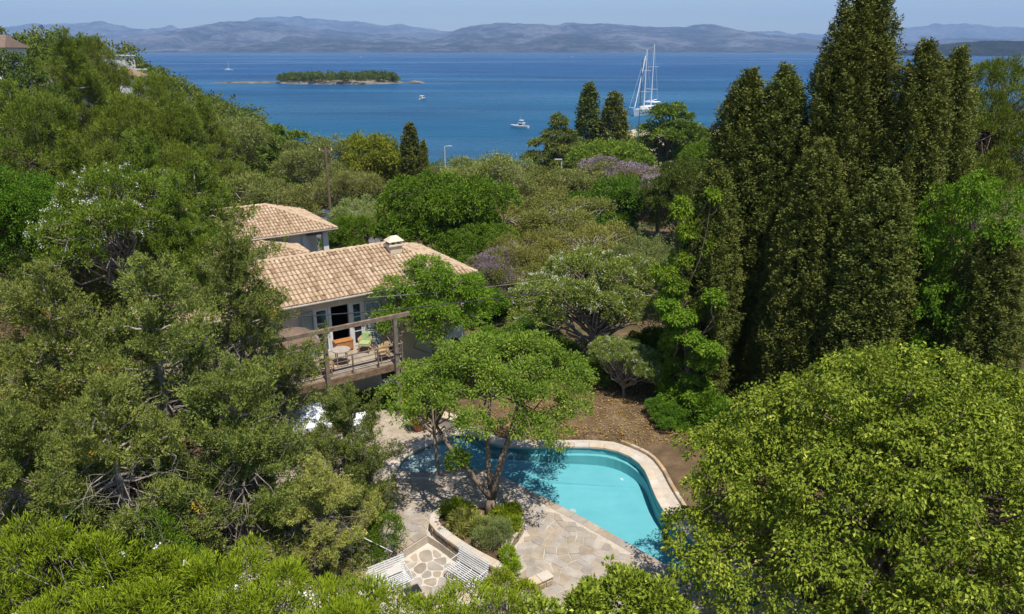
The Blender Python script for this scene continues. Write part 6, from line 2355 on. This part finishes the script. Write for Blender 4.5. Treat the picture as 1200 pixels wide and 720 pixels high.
# ------------------------------------------------------------------ villas on the headland
def villa(px, py, Y, wpx, hh, label, rz, roofmat, dep=8, nwin=3, flat=True):
    x, z = atY(px, py, Y)
    depth = Y * CP + (CAM_H - z) * SP
    w = wpx * depth / 857
    zb = gz(x, Y) - 1.0
    zb = min(zb, z - hh)
    b = empty('headland_villa', (x, Y, zb), rz)
    tag(b, label, 'house')
    H = z - zb
    MB().box((0, 0, H / 2), (w, dep, H)).build('wall', M['white_wall'], b)
    if flat:
        MB().box((0, 0, H + .12), (w + .5, dep + .5, .24)).build('roof', roofmat, b)
    else:
        MB().add([(-w / 2 - .4, -dep / 2 - .4, H), (w / 2 + .4, -dep / 2 - .4, H), (w / 2 + .4, dep / 2 + .4, H), (-w / 2 - .4, dep / 2 + .4, H), (-w / 4, 0, H + 1.3), (w / 4, 0, H + 1.3)],
                 [(3, 2, 1, 0), (0, 1, 5, 4), (1, 2, 5), (2, 3, 4, 5), (3, 0, 4)]).build('roof', roofmat, b)
    for k in range(nwin):
        xx = -w / 2 + w * (k + .5) / nwin
        wn_ = MB().box((0, 0, 0), (w / nwin * .42, .06, 1.4)).build('window', M['glass'], b)
        wn_.location = (xx, -dep / 2 - .02, H - 1.6)
        MB().box((0, 0, -.78), (w / nwin * .5, .16, .1)).build('sill', M['white_wall'], wn_)
    return b


vl = villa(131, 66, 165, 22, 5, 'white flat-roofed villa high on the headland facing the bay', R(-20), M['white_wall'], nwin=3)
vl = villa(147, 90, 118, 24, 3.2, 'low house with pale roof and white chimney below the headland villa', R(-12), M['tile_bed'], dep=6, nwin=2, flat=False)
MB().box((0, 0, 0), (.7, .7, 2.6)).build('chimney', M['white'], vl).location = (-1.2, -1.5, atY(147, 90, 118)[1] - vl.location.z + 1.2)
villa(4, 56, 84, 22, 3, 'house with grey-brown tiled roof among trees at the left edge', R(15), M['brown_cloth'], dep=7, nwin=2, flat=False)
pg_x, pg_z = atY(155, 81, 150)
pg = empty('white_pergola', (pg_x, 150, pg_z - 3.2), R(-15))
tag(pg, 'small white pergola beside the headland villa', 'pergola')
for sx_ in (-1.8, 1.8):
    for sy_ in (-1.2, 1.2):
        MB().box((sx_, sy_, .5), (.25, .25, 5.0)).build('post', M['white'], pg)
MB().box((0, -1.2, 3.12), (4.6, .3, .25)).build('beam', M['white'], pg)
MB().box((0, 1.2, 3.12), (4.6, .3, .25)).build('beam', M['white'], pg)
# pale rock face on the left slope
r = np.random.default_rng(15)


def rock(name, label, x, y, z, s, seed):
    r = np.random.default_rng(seed)
    n, m_ = 14, 9
    v, f = [], []
    for j in range(m_):
        ph = math.pi * j / (m_ - 1)
        for i in range(n):
            th = 2 * math.pi * i / n
            d = np.array([math.sin(ph) * math.cos(th), math.sin(ph) * math.sin(th), math.cos(ph)])
            k = 1 + .35 * float(vnoise(d[0] * 1.7 + seed, d[1] * 1.7 + d[2] * 2.1, seed)) + .15 * float(vnoise(d[0] * 4 + seed, d[1] * 4 + d[2] * 4, seed + 1))
            v.append((d[0] * k * s[0], d[1] * k * s[1], d[2] * k * s[2]))
    for j in range(m_ - 1):
        for i in range(n):
            f.append((j * n + i, (j + 1) * n + i, (j + 1) * n + (i + 1) % n, j * n + (i + 1) % n))
    o = MB().add(v, f).build(name, M['rock'])
    o.location = (x, y, z)
    tag(o, label, 'rock')
    return o


rx, ry_ = hit(46, 112)
rock('rock', 'pale grey rock face showing between trees on the left slope', rx, ry_, gz(rx, ry_) + .6, (2.2, 2.0, 2.6), 3)
rx, ry_ = hit(692, 250)
rock('rock', 'beige boulder among dry trees in the middle of the valley', rx, ry_, gz(rx, ry_) + .9, (1.2, 1.0, 1.0), 8)
rx, ry_ = hit(737, 272)
rock('rock', 'smaller beige boulder left of the jacaranda', rx, ry_, gz(rx, ry_) + .5, (.8, .8, .8), 12)


# ------------------------------------------------------------------ poles, lamps, cars, tents
def pole(px, py_top, Y, name, label, cat, rad, mat):
    x, z = atY(px, py_top, Y)
    zb = gz(x, Y) - .3
    e = empty(name, (x, Y, zb))
    tag(e, label, cat)
    MB().tube([(0, 0, 0), (0, 0, z - zb)], [rad, rad * .7], 8).build('post', mat, e)
    return e, z - zb


e, h = pole(381, 172, 68, 'utility_pole', 'brown wooden utility pole beside the farther villa', 'utility pole', .15, M['timber'])
MB().box((0, 0, h - .4), (1.3, .1, .12)).build('crossarm', M['timber'], e)
for sx_ in (-.55, 0, .55):
    MB().tube([(sx_, 0, h - .34), (sx_, 0, h - .12)], [.05, .03], 6).build('insulator', M['white'], e)
e, h = pole(521, 172, 150, 'street_lamp', 'pale street lamp by the water right of the slim cypress', 'street lamp', .13, M['steel'])
MB().tube([(0, 0, h), (.9, 0, h + .15)], .07, 6).build('arm', M['steel'], e)
MB().box((1.1, 0, h + .12), (.9, .35, .14)).build('lamp_head', M['steel'], e, bevel=.04)
e, h = pole(658, 187, 118, 'street_lamp', 'street lamp at the foot of the drooping cedar', 'street lamp', .10, M['steel'])
MB().box((-.5, 0, h), (1.2, .35, .14)).build('lamp_head', M['steel'], e, bevel=.04)
e, h = pole(753, 72, 140, 'flagpole', 'slim green flagpole in front of the anchored yacht', 'flagpole', .09, M['green_steel'])
MB().tube([(0, 0, h), (0, 0, h + .18)], [.10, .10], 8).build('finial', M['green_steel'], e)


def car(x, y, rz, mat, label):
    z = gz(x, y) + .02
    e = empty('parked_car', (x, y, z), rz)
    tag(e, label, 'car', 'cars parked behind the houses')
    L, W = 4.1, 1.7
    prof = [(-2.05, .32), (-2.05, .80), (-1.85, .92), (-1.25, 1.38), (-.6, 1.47), (.3, 1.45), (1.0, .98), (1.85, .86), (2.05, .68), (2.05, .30)]
    n = len(prof)
    v = []
    for yy, k in ((-W / 2, 1), (-W / 2 * .80, 1), (W / 2 * .80, 1), (W / 2, 1)):
        for px_, pz in prof:
            top = max(0, pz - .9) / .57
            v.append((px_, yy * (1 - .10 * top), pz))
    f = [(k * n + i, k * n + (i + 1) % n, (k + 1) * n + (i + 1) % n, (k + 1) * n + i) for k in range(3) for i in range(n)]
    f += [tuple(reversed(range(n))), tuple(range(3 * n, 4 * n))]
    MB().add(v, f).build('body', mat, e, bevel=.05)
    for sd in (-1, 1):
        MB().add([(-1.35, sd * .800, .95), (.75, sd * .800, .95), (.25, sd * .772, 1.36), (-.95, sd * .772, 1.38)], [(0, 1, 2, 3) if sd < 0 else (3, 2, 1, 0)]).build('side_window', M['glass'], e).location = (0, sd * .02, 0)
    MB().add([(.98, -.62, 1.0), (.98, .62, 1.0), (.36, .56, 1.43), (.36, -.56, 1.43)], [(0, 1, 2, 3)]).build('windscreen', M['glass'], e).location = (.03, 0, .02)
    MB().add([(-1.80, -.62, .97), (-1.80, .62, .97), (-1.28, .56, 1.36), (-1.28, -.56, 1.36)], [(3, 2, 1, 0)]).build('rear_window', M['glass'], e).location = (-.03, 0, .02)
    for sx_ in (-1.28, 1.3):
        for sy_ in (-.76, .76):
            w = MB().tube([(0, -.1, 0), (0, .1, 0)], .31, 16).build('wheel', M['tyre'], e)
            w.location = (sx_, sy_, .31)
            MB().tube([(0, -.11, 0), (0, .11, 0)], .19, 10).build('rim', M['steel'], w)
    for sy_ in (-.6, .6):
        MB().box((2.06, sy_, .66), (.04, .3, .14)).build('headlight', M['white'], e)
        MB().box((-2.06, sy_, .74), (.04, .26, .14)).build('tail_light', M['red_paint'], e)


cx_, cy_ = atZ(362, 225, -1.6)
car(cx_, cy_, R(150), M['red_paint'], 'maroon parked car seen between olive trees')
cx_, cy_ = atZ(378, 246, -1.4)
car(cx_, cy_, R(165), M['silver_paint'], 'silver parked car beside the utility pole')
cx_, cy_ = atZ(404, 250, -1.4)
car(cx_, cy_ + 1, R(170), M['white'], 'white parked car right of the utility pole')
# car park surface
mb = MB()
pp = []
for xx in np.linspace(-33, -12, 12):
    for yy in np.linspace(61, 86, 12):
        pp.append((xx, yy, gz(xx, yy) + .05))
mb.add(pp, [(i * 12 + j, (i + 1) * 12 + j, (i + 1) * 12 + j + 1, i * 12 + j + 1) for i in range(11) for j in range(11)])
tag(mb.build('road', M['asphalt'], None, True), kind='structure')
# white wall and blue-and-white kiosk below the headland
x0, y0 = atZ(262, 197, -3.2)
bw = empty('boundary_wall', (x0, y0, gz(x0, y0) - .3), R(-14))
tag(bw, 'whitewashed boundary wall under the headland olives', 'wall')
MB().box((0, 0, .9), (11, .35, 2.0)).build('wall_body', M['white'], bw)
MB().box((0, 0, 1.95), (11.2, .5, .1)).build('wall_cap', M['white'], bw)
x1, y1 = atZ(252, 191, -2.2)
ks = empty('blue_kiosk', (x1, y1, gz(x1, y1)), R(-20))
tag(ks, 'tiny blue and white kiosk beside the whitewashed wall', 'kiosk')
MB().box((0, 0, 1.2), (1.5, 1.5, 2.4)).build('wall_body', M['white'], ks)
MB().box((0, -.76, 1.3), (1.2, .05, 1.6)).build('front_panel', M['blue_paint'], ks)
MB().add([(-.9, -.9, 2.4), (.9, -.9, 2.4), (.9, .9, 2.4), (-.9, .9, 2.4), (0, 0, 3.4)], [(3, 2, 1, 0), (0, 1, 4), (1, 2, 4), (2, 3, 4), (3, 0, 4)]).build('roof', M['white'], ks)
# white tents behind the umbrella pine
for px, py, w, lab in ((752, 184, 5.5, 'white party tent left of the umbrella pine trunk'), (776, 186, 7.0, 'white party tent right of the umbrella pine trunk')):
    x, z = atY(px, py, 158)
    zb = gz(x, 158)
    t = empty('party_tent', (x, 158, zb), R(10))
    tag(t, lab, 'tent', 'white tents by the beach')
    h = 2.4
    MB().add([(-w / 2, -2, h), (w / 2, -2, h), (w / 2, 2, h), (-w / 2, 2, h), (-w / 2, 0, h + 1.2), (w / 2, 0, h + 1.2)], [(0, 1, 5, 4), (2, 3, 4, 5), (1, 2, 5), (3, 0, 4)]).build('canopy', M['white_cloth'], t)
    for sx_ in (-w / 2 + .1, w / 2 - .1):
        for sy_ in (-1.9, 1.9):
            MB().tube([(sx_, sy_, 0), (sx_, sy_, h)], .05, 6).build('post', M['steel'], t)

# ------------------------------------------------------------------ the air over the strait
m, nt, out = new_mat('haze_air')
pv = nd(nt, 'ShaderNodeVolumePrincipled')
pv.inputs['Color'].default_value = (0.44, 0.65, 1.0, 1)
pv.inputs['Density'].default_value = 8.0e-5
pv.inputs['Anisotropy'].default_value = 0.0
nt.links.new(pv.outputs[0], out.inputs['Volume'])
mb = MB().box((0, 10650, 500), (28200, 21900, 1022))
hz = mb.build('haze', m)
tag(hz, kind='stuff')
